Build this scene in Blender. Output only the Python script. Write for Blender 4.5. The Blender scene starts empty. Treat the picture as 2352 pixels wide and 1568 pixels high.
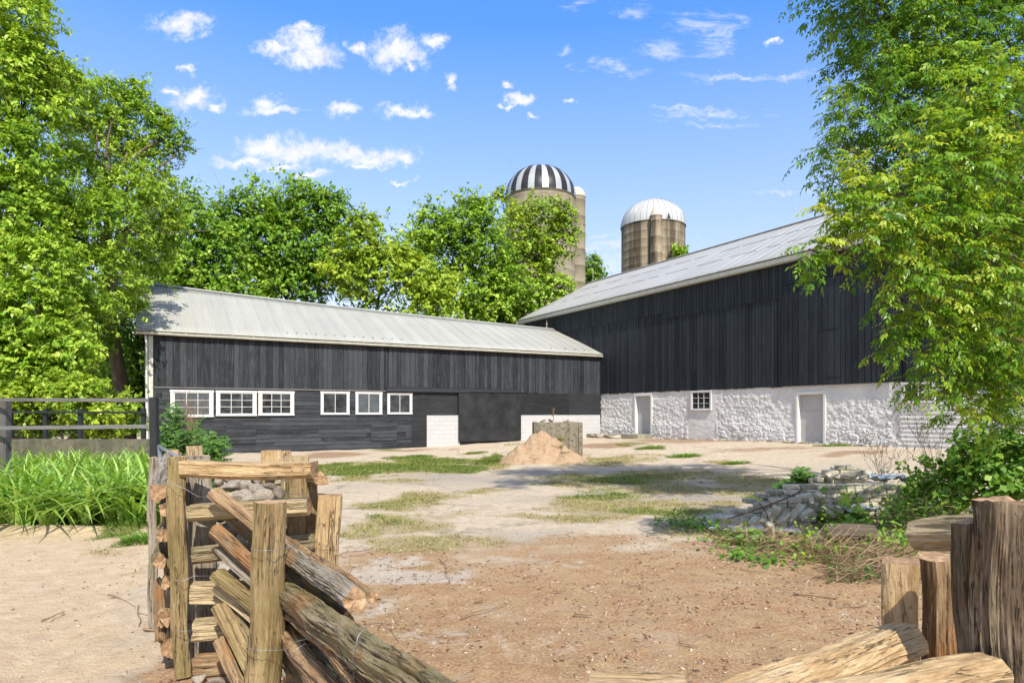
import bpy, math, random
import numpy as np
from mathutils import Vector, Matrix, noise as mnoise

C = bpy.context.scene.collection
SC = bpy.context.scene
R = math.radians
# ------------------------------------------------------------------ camera, light, sky
EYE = 1.6
FP, CX, HZ = 1534.0, 1176.0, 947.0          # focal length and principal point, in units of 1/2352 of the picture's width
cam_d = bpy.data.cameras.new('camera'); cam = bpy.data.objects.new('camera', cam_d); C.objects.link(cam)
cam.location = (0, 0, EYE); cam.rotation_euler = (R(90), 0, 0)
cam_d.sensor_width = 36; cam_d.lens = FP/2352*36; cam_d.shift_y = (HZ-784)/2352
cam_d.clip_start = 0.05; cam_d.clip_end = 5000
cam_d.dof.use_dof = True; cam_d.dof.focus_distance = 6.5; cam_d.dof.aperture_fstop = 9.0
SC.camera = cam
SC.view_settings.view_transform = 'Standard'; SC.view_settings.look = 'None'
SC.view_settings.exposure = 0.70; SC.view_settings.gamma = 1

SUN_EL = R(46); SUN_H = (0.30, -0.954)
sd = Vector((SUN_H[0]*math.cos(SUN_EL), SUN_H[1]*math.cos(SUN_EL), math.sin(SUN_EL))).normalized()
sun_d = bpy.data.lights.new('sun', 'SUN'); sun = bpy.data.objects.new('sun', sun_d); C.objects.link(sun)
sun_d.energy = 3.8; sun_d.angle = R(0.5); sun_d.color = (1, 0.93, 0.80)
sun.rotation_euler = (-sd).to_track_quat('-Z', 'Y').to_euler(); sun.location = (10, -20, 30)

class NT:
    """small helper for node trees"""
    def __init__(s, nt): s.t = nt; nt.nodes.clear()
    def n(s, typ, **kw):
        nd = s.t.nodes.new(typ)
        for k, v in kw.items():
            if hasattr(nd, k): setattr(nd, k, v)
        return nd
    def l(s, a, b): s.t.links.new(a, b)
    def val(s, inp, v):
        if hasattr(v, 'is_output') or isinstance(v, bpy.types.NodeSocket): s.l(v, inp)
        elif v is not None: inp.default_value = v
    def math(s, op, a, b=None, c=None, clamp=False):
        m = s.n('ShaderNodeMath', operation=op, use_clamp=clamp)
        s.val(m.inputs[0], a)
        if b is not None: s.val(m.inputs[1], b)
        if c is not None: s.val(m.inputs[2], c)
        return m.outputs[0]
    def vmath(s, op, a, b=None):
        m = s.n('ShaderNodeVectorMath', operation=op)
        s.val(m.inputs[0], a)
        if b is not None: s.val(m.inputs[1], b)
        return m.outputs['Value'] if op in ('LENGTH', 'DOT_PRODUCT', 'DISTANCE') else m.outputs[0]
    def mix(s, f, a, b, blend='MIX'):
        m = s.n('ShaderNodeMix', data_type='RGBA', blend_type=blend)
        s.val(m.inputs[0], f); s.val(m.inputs[6], c4(a)); s.val(m.inputs[7], c4(b))
        return m.outputs[2]
    def ramp(s, f, stops):
        r = s.n('ShaderNodeValToRGB'); s.val(r.inputs[0], f)
        e = r.color_ramp.elements
        while len(e) < len(stops): e.new(0.5)
        for q, (p, c) in zip(e, stops):
            q.position = p; q.color = c4(c) if not isinstance(c, (int, float)) else (c, c, c, 1)
        return r.outputs[0]
    def mr(s, v, a, b, c=0.0, d=1.0, smooth=False):
        m = s.n('ShaderNodeMapRange'); m.interpolation_type = 'SMOOTHSTEP' if smooth else 'LINEAR'
        s.val(m.inputs[0], v); m.inputs[1].default_value = a; m.inputs[2].default_value = b
        m.inputs[3].default_value = c; m.inputs[4].default_value = d
        return m.outputs[0]
    def noise(s, co, scale=5, detail=4, rough=0.55, dist=0.0):
        m = s.n('ShaderNodeTexNoise'); s.val(m.inputs['Vector'], co)
        m.inputs['Scale'].default_value = scale; m.inputs['Detail'].default_value = detail
        m.inputs['Roughness'].default_value = rough; m.inputs['Distortion'].default_value = dist
        return m.outputs['Fac']
    def mapping(s, co, scale=(1, 1, 1), loc=(0, 0, 0), rot=(0, 0, 0)):
        m = s.n('ShaderNodeMapping'); s.val(m.inputs['Vector'], co)
        m.inputs['Scale'].default_value = scale; m.inputs['Location'].default_value = loc
        m.inputs['Rotation'].default_value = rot
        return m.outputs[0]
def c4(c):
    if isinstance(c, (tuple, list)) and len(c) == 3: return (c[0], c[1], c[2], 1.0)
    return c

world = bpy.data.worlds.new('World'); SC.world = world; world.use_nodes = True
W = NT(world.node_tree)
sky = W.n('ShaderNodeTexSky', sky_type='NISHITA'); sky.sun_disc = False
sky.sun_elevation = SUN_EL; sky.sun_rotation = math.atan2(SUN_H[0], SUN_H[1])
sky.air_density = 1.0; sky.dust_density = 0.35; sky.ozone_density = 2.2; sky.altitude = 200
hs = W.n('ShaderNodeHueSaturation'); hs.inputs['Saturation'].default_value = 1.1; hs.inputs['Hue'].default_value = 0.5
W.l(sky.outputs[0], hs.inputs['Color'])
tc = W.n('ShaderNodeTexCoord').outputs['Generated']
sep = W.n('ShaderNodeSeparateXYZ'); W.l(tc, sep.inputs[0])
ysafe = W.math('MAXIMUM', sep.outputs[1], 0.05)
cu = W.math('DIVIDE', sep.outputs[0], ysafe); cv = W.math('DIVIDE', sep.outputs[2], ysafe)
uv = W.n('ShaderNodeCombineXYZ'); W.l(cu, uv.inputs[0]); W.l(cv, uv.inputs[1])
uvo = uv.outputs[0]
wn = W.n('ShaderNodeTexNoise'); W.l(uvo, wn.inputs['Vector']); wn.inputs['Scale'].default_value = 26; wn.inputs['Detail'].default_value = 5
wn.inputs['Roughness'].default_value = 0.6
wv = W.vmath('SCALE', W.vmath('SUBTRACT', wn.outputs['Color'], (0.5, 0.5, 0.5)))
wv.node.inputs['Scale'].default_value = 0.055
uvw = W.vmath('ADD', uvo, wv)
# a cloud: direction (u, v) and half sizes, one row per puff
CL = [(415,60,62,30),(440,45,40,20),(640,118,52,16),(700,105,66,40),(715,132,72,24),(690,70,38,16),(905,115,60,44),(925,135,62,30),(990,98,28,24),
      (950,160,22,9),(440,232,46,26),(460,212,36,20),(500,240,22,12),(385,210,26,12),(625,250,66,11),(610,238,34,14),(787,252,40,14),(925,254,46,16),(960,262,42,11),
      (565,372,80,13),(620,340,80,26),(690,350,95,28),(800,355,80,26),(860,362,90,22),(920,368,40,14),(640,385,60,8),(840,385,50,8),(710,404,46,9),
      (1195,228,30,13),(1165,238,26,7),(430,165,16,10),(825,105,22,14),(1030,195,14,18),(1312,237,14,6),(1225,263,16,6),(1165,195,14,6),(920,415,26,7),(1775,95,14,10)]
WISP = [(1610,60,90,34),(1520,115,48,30),(1450,22,44,20),(1640,95,50,36),(1380,150,80,18),(1440,165,70,14),(1310,8,46,14),(1700,178,150,10),(1800,172,80,7),
        (1630,262,120,10),(1640,285,90,8),(1560,250,90,6),(1380,570,90,20),(1380,545,50,10),(1300,120,26,10),(1700,40,30,14),(1800,435,90,5),(1400,600,120,25)]
def cloudset(lst, co, soft):
    acc = None
    for (px, py, a, b) in lst:
        u0, v0 = (px-CX)/FP, (HZ-py)/FP
        d = W.vmath('MULTIPLY', W.vmath('SUBTRACT', co, (u0, v0, 0)), (FP/a, FP/b, 0))
        ln = W.vmath('LENGTH', d)
        acc = ln if acc is None else W.math('SMOOTH_MIN', acc, ln, 0.25)
    return acc
d1 = cloudset(CL, uvw, 0)
fine = W.noise(uvo, 60, 6, 0.68, 0.4)
dens1 = W.mr(W.math('ADD', W.math('SUBTRACT', 1.35, d1), W.math('MULTIPLY', W.math('SUBTRACT', fine, 0.5), 2.1)), 0.0, 1.35, 0, 1, True)
d2 = cloudset(WISP, uvw, 0)
wf = W.noise(W.mapping(uvo, (14, 60, 1), rot=(0, 0, -0.12)), 1.0, 8, 0.7, 1.2)
dens2 = W.mr(W.math('ADD', W.math('SUBTRACT', 1.2, d2), W.math('MULTIPLY', W.math('SUBTRACT', wf, 0.50), 4.5)), 0.0, 2.2, 0, 0.7, True)
# thin streaky veil everywhere, thicker low down
front = W.math('GREATER_THAN', sep.outputs[1], 0.05)
dens = W.math('MULTIPLY', W.math('MAXIMUM', dens1, dens2), front)
lo = W.mr(sep.outputs[2], 0.0, 0.5, 0.34, 0.0, True)
cl_shade = W.math('MULTIPLY_ADD', W.noise(uvo, 35, 4, 0.6), 1.6, 3.6)
cc = W.n('ShaderNodeCombineColor'); 
for i, k in enumerate((0.97, 0.98, 1.0)): W.l(W.math('MULTIPLY', cl_shade, k), cc.inputs[i])
tint = W.mix(W.mr(sep.outputs[2], 0.0, 0.5, 0, 1), (1.50, 0.95, 0.86), (0.72, 1.06, 1.42))
hz = W.mix(W.mr(sep.outputs[2], 0.02, 0.50, 0.80, 0.0), W.mix(1.0, hs.outputs[0], tint, 'MULTIPLY'), (2.9, 3.35, 3.95))
skyc = W.mix(dens, hz, cc.outputs[0])
# white cloud added overhead and behind the viewer, unseen, to neutralise the blue fill
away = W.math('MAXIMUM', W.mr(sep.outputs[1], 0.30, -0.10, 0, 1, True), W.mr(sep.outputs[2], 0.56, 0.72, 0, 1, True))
fill_cloud = W.mr(W.noise(tc, 3.0, 6, 0.6, 0.5), 0.38, 0.60, 0, 0.85, True)
skyc = W.mix(W.math('MULTIPLY', away, fill_cloud), skyc, (3.9, 3.8, 3.65))
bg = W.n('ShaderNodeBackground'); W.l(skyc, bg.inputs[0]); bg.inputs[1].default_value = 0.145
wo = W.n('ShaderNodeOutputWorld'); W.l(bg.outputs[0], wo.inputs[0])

# ------------------------------------------------------------------ places
def h(x, y):
    """ground height, works on numpy arrays"""
    x = np.asarray(x, float); y = np.asarray(y, float)
    dx, dy = x-4.67, y-35.1
    d2 = -0.873*dx-0.487*dy
    s = np.clip(1-d2/12, 0, 1); s = s*s*(3-2*s)
    q = np.clip((y-24)/12, 0, 1); q = q*q*(3-2*q)
    k = 0.48*s*(1-0.34*q)
    k = k*np.clip((y-6)/8, 0, 1)
    k = k+0.05*np.sin(x*0.6+1)*np.sin(y*0.45)*np.clip((14-y)/6, 0, 1)*0.5
    return k
def P(px, py, Y): return Vector(((px-CX)/FP*Y, Y, EYE+(HZ-py)/FP*Y))
def G(px, py):
    a, b = (px-CX)/FP, (HZ-py)/FP
    Y = -EYE/min(b, -0.01)
    for _ in range(25):
        z = float(h(a*Y, Y)); Y = Y*0.5+0.5*(EYE-z)/max(-b, 0.01)
    return Vector((a*Y, Y, float(h(a*Y, Y))))
O = Vector((4.67, 35.1, 0)); EX = Vector((0.8732, 0.4873, 0)); EY = Vector((-0.4873, 0.8732, 0))
BROT = math.atan2(EX.y, EX.x)
def loc2w(v): return O+EX*v[0]+EY*v[1]+Vector((0, 0, v[2]))
def fL(px, py, out=0.0):
    """picture point on the low barn's front (local y = -out): (u, z)"""
    d = Vector(((px-CX)/FP, 1, (HZ-py)/FP)); o = Vector((0, 0, EYE))-O
    t = (-out-o.dot(EY))/d.dot(EY); p = o+d*t
    return p.dot(EX), p.z
def fR(px, py, out=0.0):
    """picture point on the tall barn's wall (local x = -out): (v, z)"""
    d = Vector(((px-CX)/FP, 1, (HZ-py)/FP)); o = Vector((0, 0, EYE))-O
    t = (-out-o.dot(EX))/d.dot(EX); p = o+d*t
    return p.dot(EY), p.z

# ------------------------------------------------------------------ numpy noise
def _hash(ix, iy, seed):
    v = np.sin(ix*127.1+iy*311.7+seed*74.7)*43758.5453
    return v-np.floor(v)
def vn2(x, y, seed=0):
    ix, iy = np.floor(x), np.floor(y); fx, fy = x-ix, y-iy
    fx = fx*fx*(3-2*fx); fy = fy*fy*(3-2*fy)
    a = _hash(ix, iy, seed); b = _hash(ix+1, iy, seed); c = _hash(ix, iy+1, seed); d = _hash(ix+1, iy+1, seed)
    return a+(b-a)*fx+(c-a)*fy+(a-b-c+d)*fx*fy
def fbm(x, y, o=4, seed=0):
    s = 0; a = 0.5; t = 0
    for i in range(o):
        s = s+a*vn2(x, y, seed+i*13); t += a; a *= 0.5; x = x*2.03+5.1; y = y*2.03+1.7
    return s/t
def worley(x, y, seed=0):
    ix, iy = np.floor(x), np.floor(y); f1 = np.full(x.shape, 9.0); f2 = f1.copy(); idv = np.zeros(x.shape)
    for i in (-1, 0, 1):
        for j in (-1, 0, 1):
            qx, qy = ix+i, iy+j
            cxx = qx+0.15+0.7*_hash(qx, qy, seed); cyy = qy+0.15+0.7*_hash(qx, qy, seed+7)
            d = np.hypot(cxx-x, cyy-y); new = d < f1
            f2 = np.where(new, f1, np.minimum(f2, d)); idv = np.where(new, _hash(qx, qy, seed+3), idv); f1 = np.where(new, d, f1)
    return f1, f2, idv
def sst(a, b, x):
    t = np.clip((x-a)/(b-a), 0, 1); return t*t*(3-2*t)

# ------------------------------------------------------------------ mesh helpers
def tag(o, label=None, cat=None, group=None, kind=None):
    if label: o['label'] = label
    if cat: o['category'] = cat
    if group: o['group'] = group
    if kind: o['kind'] = kind
    return o
def empty(name, loc=(0, 0, 0), rz=0.0):
    o = bpy.data.objects.new(name, None); C.objects.link(o); o.location = loc; o.rotation_euler = (0, 0, rz)
    o.empty_display_size = 0.2
    return o
def np_obj(name, V, F, mat, parent=None, attrs=None, smooth=False, midx=None):
    V = np.asarray(V, dtype=np.float32); F = np.asarray(F, dtype=np.int32)
    me = bpy.data.meshes.new(name); n = F.shape[1]
    me.vertices.add(len(V)); me.vertices.foreach_set('co', V.ravel())
    me.loops.add(F.size); me.loops.foreach_set('vertex_index', F.ravel())
    me.polygons.add(len(F)); me.polygons.foreach_set('loop_start', np.arange(0, F.size, n, dtype=np.int32))
    me.polygons.foreach_set('loop_total', np.full(len(F), n, dtype=np.int32))
    if smooth: me.polygons.foreach_set('use_smooth', np.ones(len(F), dtype=bool))
    mats = mat if isinstance(mat, (list, tuple)) else [mat]
    for m in mats: me.materials.append(m)
    if midx is not None: me.polygons.foreach_set('material_index', np.asarray(midx, dtype=np.int32))
    me.update(calc_edges=True)
    for k, v in (attrs or {}).items():
        a = me.attributes.new(k, 'FLOAT', 'POINT'); a.data.foreach_set('value', np.asarray(v, dtype=np.float32))
    o = bpy.data.objects.new(name, me); C.objects.link(o)
    if parent: o.parent = parent
    return o
class MB:
    def __init__(s): s.v = []; s.f = []; s.r = []; s.m = []; s.cur = 0.5; s.mi = 0
    def vert(s, p): s.v.append(tuple(p)); s.r.append(s.cur); return len(s.v)-1
    def face(s, idx): s.f.append(tuple(idx)); s.m.append(s.mi)
    def hexa(s, pts):
        i = [s.vert(p) for p in pts]
        for q in ((0,3,2,1),(4,5,6,7),(0,1,5,4),(1,2,6,5),(2,3,7,6),(3,0,4,7)): s.face([i[k] for k in q])
    def box(s, a, b, f=lambda x, y, z: (x, y, z)):
        x0, y0, z0 = a; x1, y1, z1 = b
        s.hexa([f(*p) for p in ((x0,y0,z0),(x1,y0,z0),(x1,y1,z0),(x0,y1,z0),(x0,y0,z1),(x1,y0,z1),(x1,y1,z1),(x0,y1,z1))])
    def tube(s, pts, r, n=6, cap=True):
        rings = []
        pts = [Vector(p) for p in pts]
        for i, p in enumerate(pts):
            t = (pts[min(i+1, len(pts)-1)]-pts[max(i-1, 0)]).normalized()
            a = t.cross(Vector((0, 0, 1)) if abs(t.z) < 0.95 else Vector((1, 0, 0))).normalized(); b = t.cross(a)
            rr = r[i] if isinstance(r, (list, tuple)) else r
            rings.append([s.vert(p+(a*math.cos(2*math.pi*k/n)+b*math.sin(2*math.pi*k/n))*rr) for k in range(n)])
        for q, w in zip(rings, rings[1:]):
            for k in range(n): s.face((q[k], q[(k+1) % n], w[(k+1) % n], w[k]))
        if cap: s.face(rings[0][::-1]); s.face(rings[-1])
    def lathe(s, prof, n=32, c=(0, 0, 0), a0=0.0, a1=None, mf=None):
        full = a1 is None; a1 = 2*math.pi if full else a1
        cols = n if full else n+1
        g = [[s.vert((c[0]+r*math.cos(a0+(a1-a0)*k/n), c[1]+r*math.sin(a0+(a1-a0)*k/n), c[2]+z)) for k in range(cols)] for (r, z) in prof]
        for i in range(len(prof)-1):
            for k in range(n):
                if mf: s.mi = mf(k, i)
                k2 = (k+1) % cols
                s.face((g[i][k], g[i][k2], g[i+1][k2], g[i+1][k]))
    def build(s, name, mat, parent=None, smooth=False, loc=None):
        me = bpy.data.meshes.new(name); me.from_pydata(s.v, [], s.f)
        for m in (mat if isinstance(mat, (list, tuple)) else [mat]): me.materials.append(m)
        me.polygons.foreach_set('material_index', s.m)
        if smooth: me.polygons.foreach_set('use_smooth', [True]*len(s.f))
        a = me.attributes.new('rnd', 'FLOAT', 'POINT'); a.data.foreach_set('value', s.r)
        me.update()
        o = bpy.data.objects.new(name, me); C.objects.link(o)
        if parent: o.parent = parent
        if loc is not None: o.location = loc
        return o
def bev(o, w=0.004, seg=2):
    m = o.modifiers.new('bevel', 'BEVEL'); m.width = w; m.segments = seg; m.limit_method = 'ANGLE'; return o
# ------------------------------------------------------------------ materials
def mat(name):
    m = bpy.data.materials.new(name); m.use_nodes = True; t = NT(m.node_tree)
    p = t.n('ShaderNodeBsdfPrincipled'); o = t.n('ShaderNodeOutputMaterial'); t.l(p.outputs[0], o.inputs[0])
    return m, t, p, o
def bump(t, p, hgt, strength=0.5, dist=0.01):
    b = t.n('ShaderNodeBump'); b.inputs['Strength'].default_value = strength; b.inputs['Distance'].default_value = dist
    t.l(hgt, b.inputs['Height']); t.l(b.outputs[0], p.inputs['Normal'])
def attr(t, name): return t.n('ShaderNodeAttribute', attribute_name=name).outputs['Fac']
def objc(t): return t.n('ShaderNodeTexCoord').outputs['Object']

def plain(name, col, rough=0.6, metal=0.0, var=0.15, scale=6, bs=0.1):
    m, t, p, o = mat(name); co = objc(t)
    n = t.noise(co, scale, 6, 0.65)
    k = t.mr(n, 0.3, 0.7, 1-var, 1+var)
    cc = t.n('ShaderNodeMix', data_type='RGBA', blend_type='MULTIPLY'); cc.inputs[0].default_value = 1
    cc.inputs[6].default_value = c4(col); kk = t.n('ShaderNodeCombineColor')
    for i in range(3): t.l(k, kk.inputs[i])
    t.l(kk.outputs[0], cc.inputs[7]); t.l(cc.outputs[2], p.inputs['Base Color'])
    p.inputs['Roughness'].default_value = rough; p.inputs['Metallic'].default_value = metal
    bump(t, p, t.noise(co, scale*6, 4), bs, 0.01)
    return m
M = {}
def board_mat(name, vertical=True, dark=(0.004, 0.005, 0.0075), light=(0.046, 0.052, 0.060)):
    """black stained boards: bare-ish grain, knots, a tone per board"""
    m, t, p, o = mat(name); co = objc(t); rn = attr(t, 'rnd')
    off = t.n('ShaderNodeCombineXYZ')
    for i in range(3): t.l(t.math('MULTIPLY', rn, 37.0+i*11), off.inputs[i])
    co2 = t.vmath('ADD', co, off.outputs[0])
    sc = (16, 16, 1.3) if vertical else (1.3, 1.3, 18)
    g = t.noise(t.mapping(co2, sc), 1.0, 7, 0.66, 0.5)
    g2 = t.noise(t.mapping(co2, tuple(s*4 for s in sc)), 1.0, 4, 0.6, 0.3)
    vo = t.n('ShaderNodeTexVoronoi'); t.l(t.mapping(co2, (4.5, 4.5, 2.2) if vertical else (2.2, 2.2, 5)), vo.inputs['Vector']); vo.inputs['Scale'].default_value = 1
    kn = t.mr(vo.outputs['Distance'], 0.0, 0.2, 1, 0, True)
    ring = t.mr(vo.outputs['Distance'], 0.12, 0.45, 1, 0, True)
    patch = t.noise(co, 0.8, 5, 0.6)
    f = t.math('ADD', t.math('MULTIPLY', t.mr(g, 0.35, 0.72), 0.55), t.math('MULTIPLY', t.mr(rn, 0, 1, -.3, 1), 0.62))
    f = t.math('ADD', f, t.math('MULTIPLY', t.mr(patch, 0.35, 0.7), 0.28))
    f = t.math('MULTIPLY', f, t.mr(g2, 0.25, 0.6, 0.55, 1.15))
    f = t.math('ADD', f, t.math('MULTIPLY', t.math('MULTIPLY', ring, t.mr(t.noise(co2, 9, 3), 0.4, 0.7)), 0.45))
    f = t.math('SUBTRACT', f, t.math('MULTIPLY', kn, 0.5), clamp=True)
    col = t.mix(f, dark, light)
    sp = t.mr(t.noise(co, 45, 2), 0.74, 0.79)
    sf = t.mr(t.noise(t.mapping(co2, (30, 30, 1.0) if vertical else (1.0, 1.0, 34)), 1.0, 5, 0.7, 0.8), 0.57, 0.72)
    col = t.mix(t.math('MULTIPLY', sf, 0.85), col, tuple(min(.3, c*2.6) for c in light))
    col = t.mix(t.math('MULTIPLY', sp, 0.5), col, (0.28, 0.26, 0.22))
    t.l(col, p.inputs['Base Color']); p.inputs['Roughness'].default_value = 0.62
    p.inputs['Specular IOR Level'].default_value = 0.35
    bump(t, p, t.math('ADD', g2, g), 0.35, 0.006)
    return m
M['board'] = board_mat('black_boards'); M['siding'] = board_mat('black_siding', False)
M['board_tall'] = board_mat('blue_black_boards', True, (0.0025, 0.004, 0.0065), (0.023, 0.030, 0.037))
M['ply'] = board_mat('black_plywood', False, (0.007, 0.008, 0.010), (0.030, 0.032, 0.036))
def door_metal():
    m, t, p, o = mat('stamped_black_sheet'); co = objc(t)
    n = t.noise(co, 1.6, 6, 0.6); col = t.mix(t.mr(n, 0.35, 0.7), (0.010, 0.011, 0.013), (0.034, 0.037, 0.042))
    t.l(col, p.inputs['Base Color']); p.inputs['Roughness'].default_value = 0.38
    vo = t.n('ShaderNodeTexVoronoi'); t.l(t.mapping(co, (7, 1, 5)), vo.inputs['Vector']); vo.inputs['Randomness'].default_value = 0.35
    vo.inputs['Scale'].default_value = 1
    hgt = t.math('MULTIPLY', t.mr(vo.outputs['Distance'], 0.0, 0.25, 1, 0, True), t.mr(t.noise(co, 1.1, 2), 0.42, 0.6))
    bump(t, p, t.math('ADD', hgt, t.math('MULTIPLY', t.noise(co, 5, 3), 0.5)), 0.8, 0.02)
    return m
M['door_metal'] = door_metal()
def roof_mat(name, base, axis):
    """painted sheet steel: fine ribs running up the slope, streaks, sheet to sheet tone"""
    m, t, p, o = mat(name); co = objc(t); sep = t.n('ShaderNodeSeparateXYZ'); t.l(co, sep.inputs[0])
    a = sep.outputs[axis]
    rib = t.math('SINE', t.math('MULTIPLY', a, 2*math.pi/0.105))
    sheet = t.n('ShaderNodeTexWhiteNoise', noise_dimensions='1D'); t.l(t.math('FLOOR', t.math('DIVIDE', a, 0.64)), sheet.inputs['W'])
    sc = (7, .5, .5) if axis == 0 else (.5, 7, .5)
    st = t.noise(t.mapping(co, sc), 1.0, 6, 0.7, 0.3); bl = t.noise(co, 0.55, 5, 0.6)
    f = t.math('ADD', t.math('MULTIPLY', t.mr(st, 0.3, 0.7), 0.45), t.math('MULTIPLY', sheet.outputs[0], 0.22))
    f = t.math('ADD', f, t.math('MULTIPLY', t.mr(bl, 0.3, 0.7), 0.35), clamp=True)
    col = t.mix(f, tuple(c*0.80 for c in base), tuple(min(.8, c*1.12) for c in base))
    col = t.mix(t.math('MULTIPLY', t.mr(rib, 0.2, 1.0), 0.10), col, tuple(c*0.45 for c in base))
    rs = t.mr(t.noise(co, 9, 5, 0.75), 0.66, 0.74); col = t.mix(t.math('MULTIPLY', rs, 0.45), col, (0.16, 0.13, 0.10))
    t.l(col, p.inputs['Base Color']); p.inputs['Roughness'].default_value = 0.5
    p.inputs['Specular IOR Level'].default_value = 0.3
    bump(t, p, t.math('ADD', t.math('MULTIPLY', rib, 0.5), t.math('MULTIPLY', t.noise(co, 3, 3), 1.0)), 0.5, 0.012)
    return m
M['roof'] = roof_mat('grey_sheet_roof', (0.385, 0.385, 0.35), 0)
M['roof2'] = roof_mat('pale_sheet_roof', (0.40, 0.40, 0.38), 1)
M['white'] = plain('white_paint', (0.66, 0.66, 0.64), 0.6, var=0.08, scale=3, bs=0.15)
M['cream'] = plain('cream_trim', (0.55, 0.55, 0.47), 0.6, var=0.15, scale=5)
M['whitewash'] = None
def whitewash():
    m, t, p, o = mat('whitewashed_rubble'); co = objc(t)
    n = t.noise(co, 1.3, 6, 0.65)
    col = t.mix(t.mr(n, 0.35, 0.7), (0.62, 0.615, 0.60), (0.78, 0.775, 0.76))
    sp = t.mr(t.noise(co, 14, 6, 0.75), 0.655, 0.70)
    sep = t.n('ShaderNodeSeparateXYZ'); t.l(co, sep.inputs[0])
    low = t.mr(sep.outputs[2], 0.4, 1.1, 1, 0.25)
    col = t.mix(t.math('MULTIPLY', sp, low), col, (0.20, 0.18, 0.155))
    t.l(col, p.inputs['Base Color']); p.inputs['Roughness'].default_value = 0.8
    bump(t, p, t.math('ADD', t.noise(co, 22, 7, 0.75), t.math('MULTIPLY', t.noise(co, 8, 6, 0.7), 1.4)), 0.8, 0.03)
    return m
M['whitewash'] = whitewash()
def block_mat():
    m, t, p, o = mat('white_block'); co = objc(t)
    b = t.n('ShaderNodeTexBrick'); t.l(t.mapping(co, (1, 1, 1), rot=(R(90), 0, 0)), b.inputs['Vector'])
    b.inputs['Scale'].default_value = 1; b.inputs['Brick Width'].default_value = 0.40; b.inputs['Row Height'].default_value = 0.2
    b.inputs['Mortar Size'].default_value = 0.008; b.inputs['Color1'].default_value = (.50, .50, .50, 1); b.inputs['Color2'].default_value = (.47, .47, .475, 1)
    b.inputs['Mortar'].default_value = (.38, .38, .38, 1); b.inputs['Mortar Smooth'].default_value = 0.4
    t.l(b.outputs[0], p.inputs['Base Color']); p.inputs['Roughness'].default_value = 0.7
    bump(t, p, t.math('ADD', t.math('MULTIPLY', b.outputs['Fac'], -1), t.math('MULTIPLY', t.noise(co, 20, 4), 0.3)), 0.5, 0.01)
    return m
M['block'] = block_mat()
def glass():
    m, t, p, o = mat('old_window_glass'); co = objc(t)
    col = t.mix(t.mr(t.noise(co, 2.5, 5, 0.6), 0.4, 0.7), (0.012, 0.014, 0.016), (0.07, 0.08, 0.085))
    t.l(col, p.inputs['Base Color']); t.l(t.mr(t.noise(co, 5, 4), 0.3, 0.7, 0.05, 0.3), p.inputs['Roughness'])
    bump(t, p, t.noise(co, 3, 2), 0.15, 0.01)
    return m
M['glass'] = glass()
M['glass_bright'] = plain('pale_glass', (0.075, 0.09, 0.10), 0.12, var=0.3, scale=3, bs=0.05)  # paler grey-blue than the other panes
def concrete(name, base, streak=0.6, stain=(0.05, 0.045, 0.035), sc=1.0, moss=0.0):
    m, t, p, o = mat(name); co = objc(t)
    n = t.noise(co, 1.2*sc, 8, 0.68); st = t.noise(t.mapping(co, (1.6*sc, 1.6*sc, 0.10*sc)), 1.0, 7, 0.62, 0.2)
    col = t.mix(t.mr(n, 0.3, 0.7), tuple(c*0.75 for c in base), tuple(c*1.15 for c in base))
    col = t.mix(t.math('MULTIPLY', t.mr(st, 0.42, 0.58), streak), col, stain)
    if moss: col = t.mix(t.math('MULTIPLY', t.mr(t.noise(co, 4*sc, 7, 0.7), 0.5, 0.62), moss), col, (0.05, 0.055, 0.02))
    t.l(col, p.inputs['Base Color']); p.inputs['Roughness'].default_value = 0.85
    bump(t, p, t.math('ADD', t.noise(co, 12*sc, 6, 0.7), n), 0.4, 0.02)
    return m
M['silo'] = concrete('silo_concrete', (0.31, 0.25, 0.175), 0.88, (0.055, 0.042, 0.026), 0.9)
M['silo_light'] = concrete('silo_concrete_light', (0.33, 0.28, 0.21), 0.35, (0.12, 0.1, 0.07), 0.8)
M['tank'] = concrete('mossy_concrete', (0.26, 0.22, 0.16), 0.4, (0.06, 0.055, 0.04), 2.5, 0.85)
M['lowwall'] = concrete('old_low_wall', (0.17, 0.15, 0.105), 0.6, (0.07, 0.065, 0.045), 2, 0.6)
M['step'] = concrete('step_stone', (0.30, 0.28, 0.21), 0.3, (0.1, 0.09, 0.07), 3, 0.3)
M['domewhite'] = plain('white_dome_metal', (0.47, 0.48, 0.475), 0.35, 0.0, 0.08, 0.8, 0.05)
M['domestripe'] = plain('galvanised_stripe', (0.42, 0.44, 0.44), 0.4, 0.2, 0.12, 0.9, 0.05)
M['domeblack'] = plain('brown_black_stripe', (0.022, 0.019, 0.018), 0.32, 0.0, 0.3, 0.9, 0.05)
M['capbeige'] = plain('beige_cap', (0.52, 0.47, 0.38), 0.6, 0.0, 0.1, 1.5, 0.1)
M['grey_metal'] = plain('galvanised_metal', (0.32, 0.33, 0.34), 0.45, 0.6, 0.2, 8, 0.1)
M['black_iron'] = plain('black_iron', (0.02, 0.022, 0.026), 0.5, 0.1, 0.2, 6)
M['fence_grey'] = board_mat('grey_fence_boards', False, (0.075, 0.068, 0.065), (0.20, 0.19, 0.19))
M['rust'] = plain('rusty_bar', (0.09, 0.045, 0.028), 0.8, 0.1, 0.3, 20)
M['wire'] = plain('fence_wire', (0.33, 0.33, 0.34), 0.45, 0.7, 0.2, 30)
M['tarp'] = plain('torn_plastic_sheet', (0.50, 0.53, 0.58), 0.4, 0.0, 0.15, 6, 0.3)
M['door_grey'] = plain('grey_painted_door', (0.42, 0.42, 0.42), 0.65, 0, 0.10, 2.5, 0.1)

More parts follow.
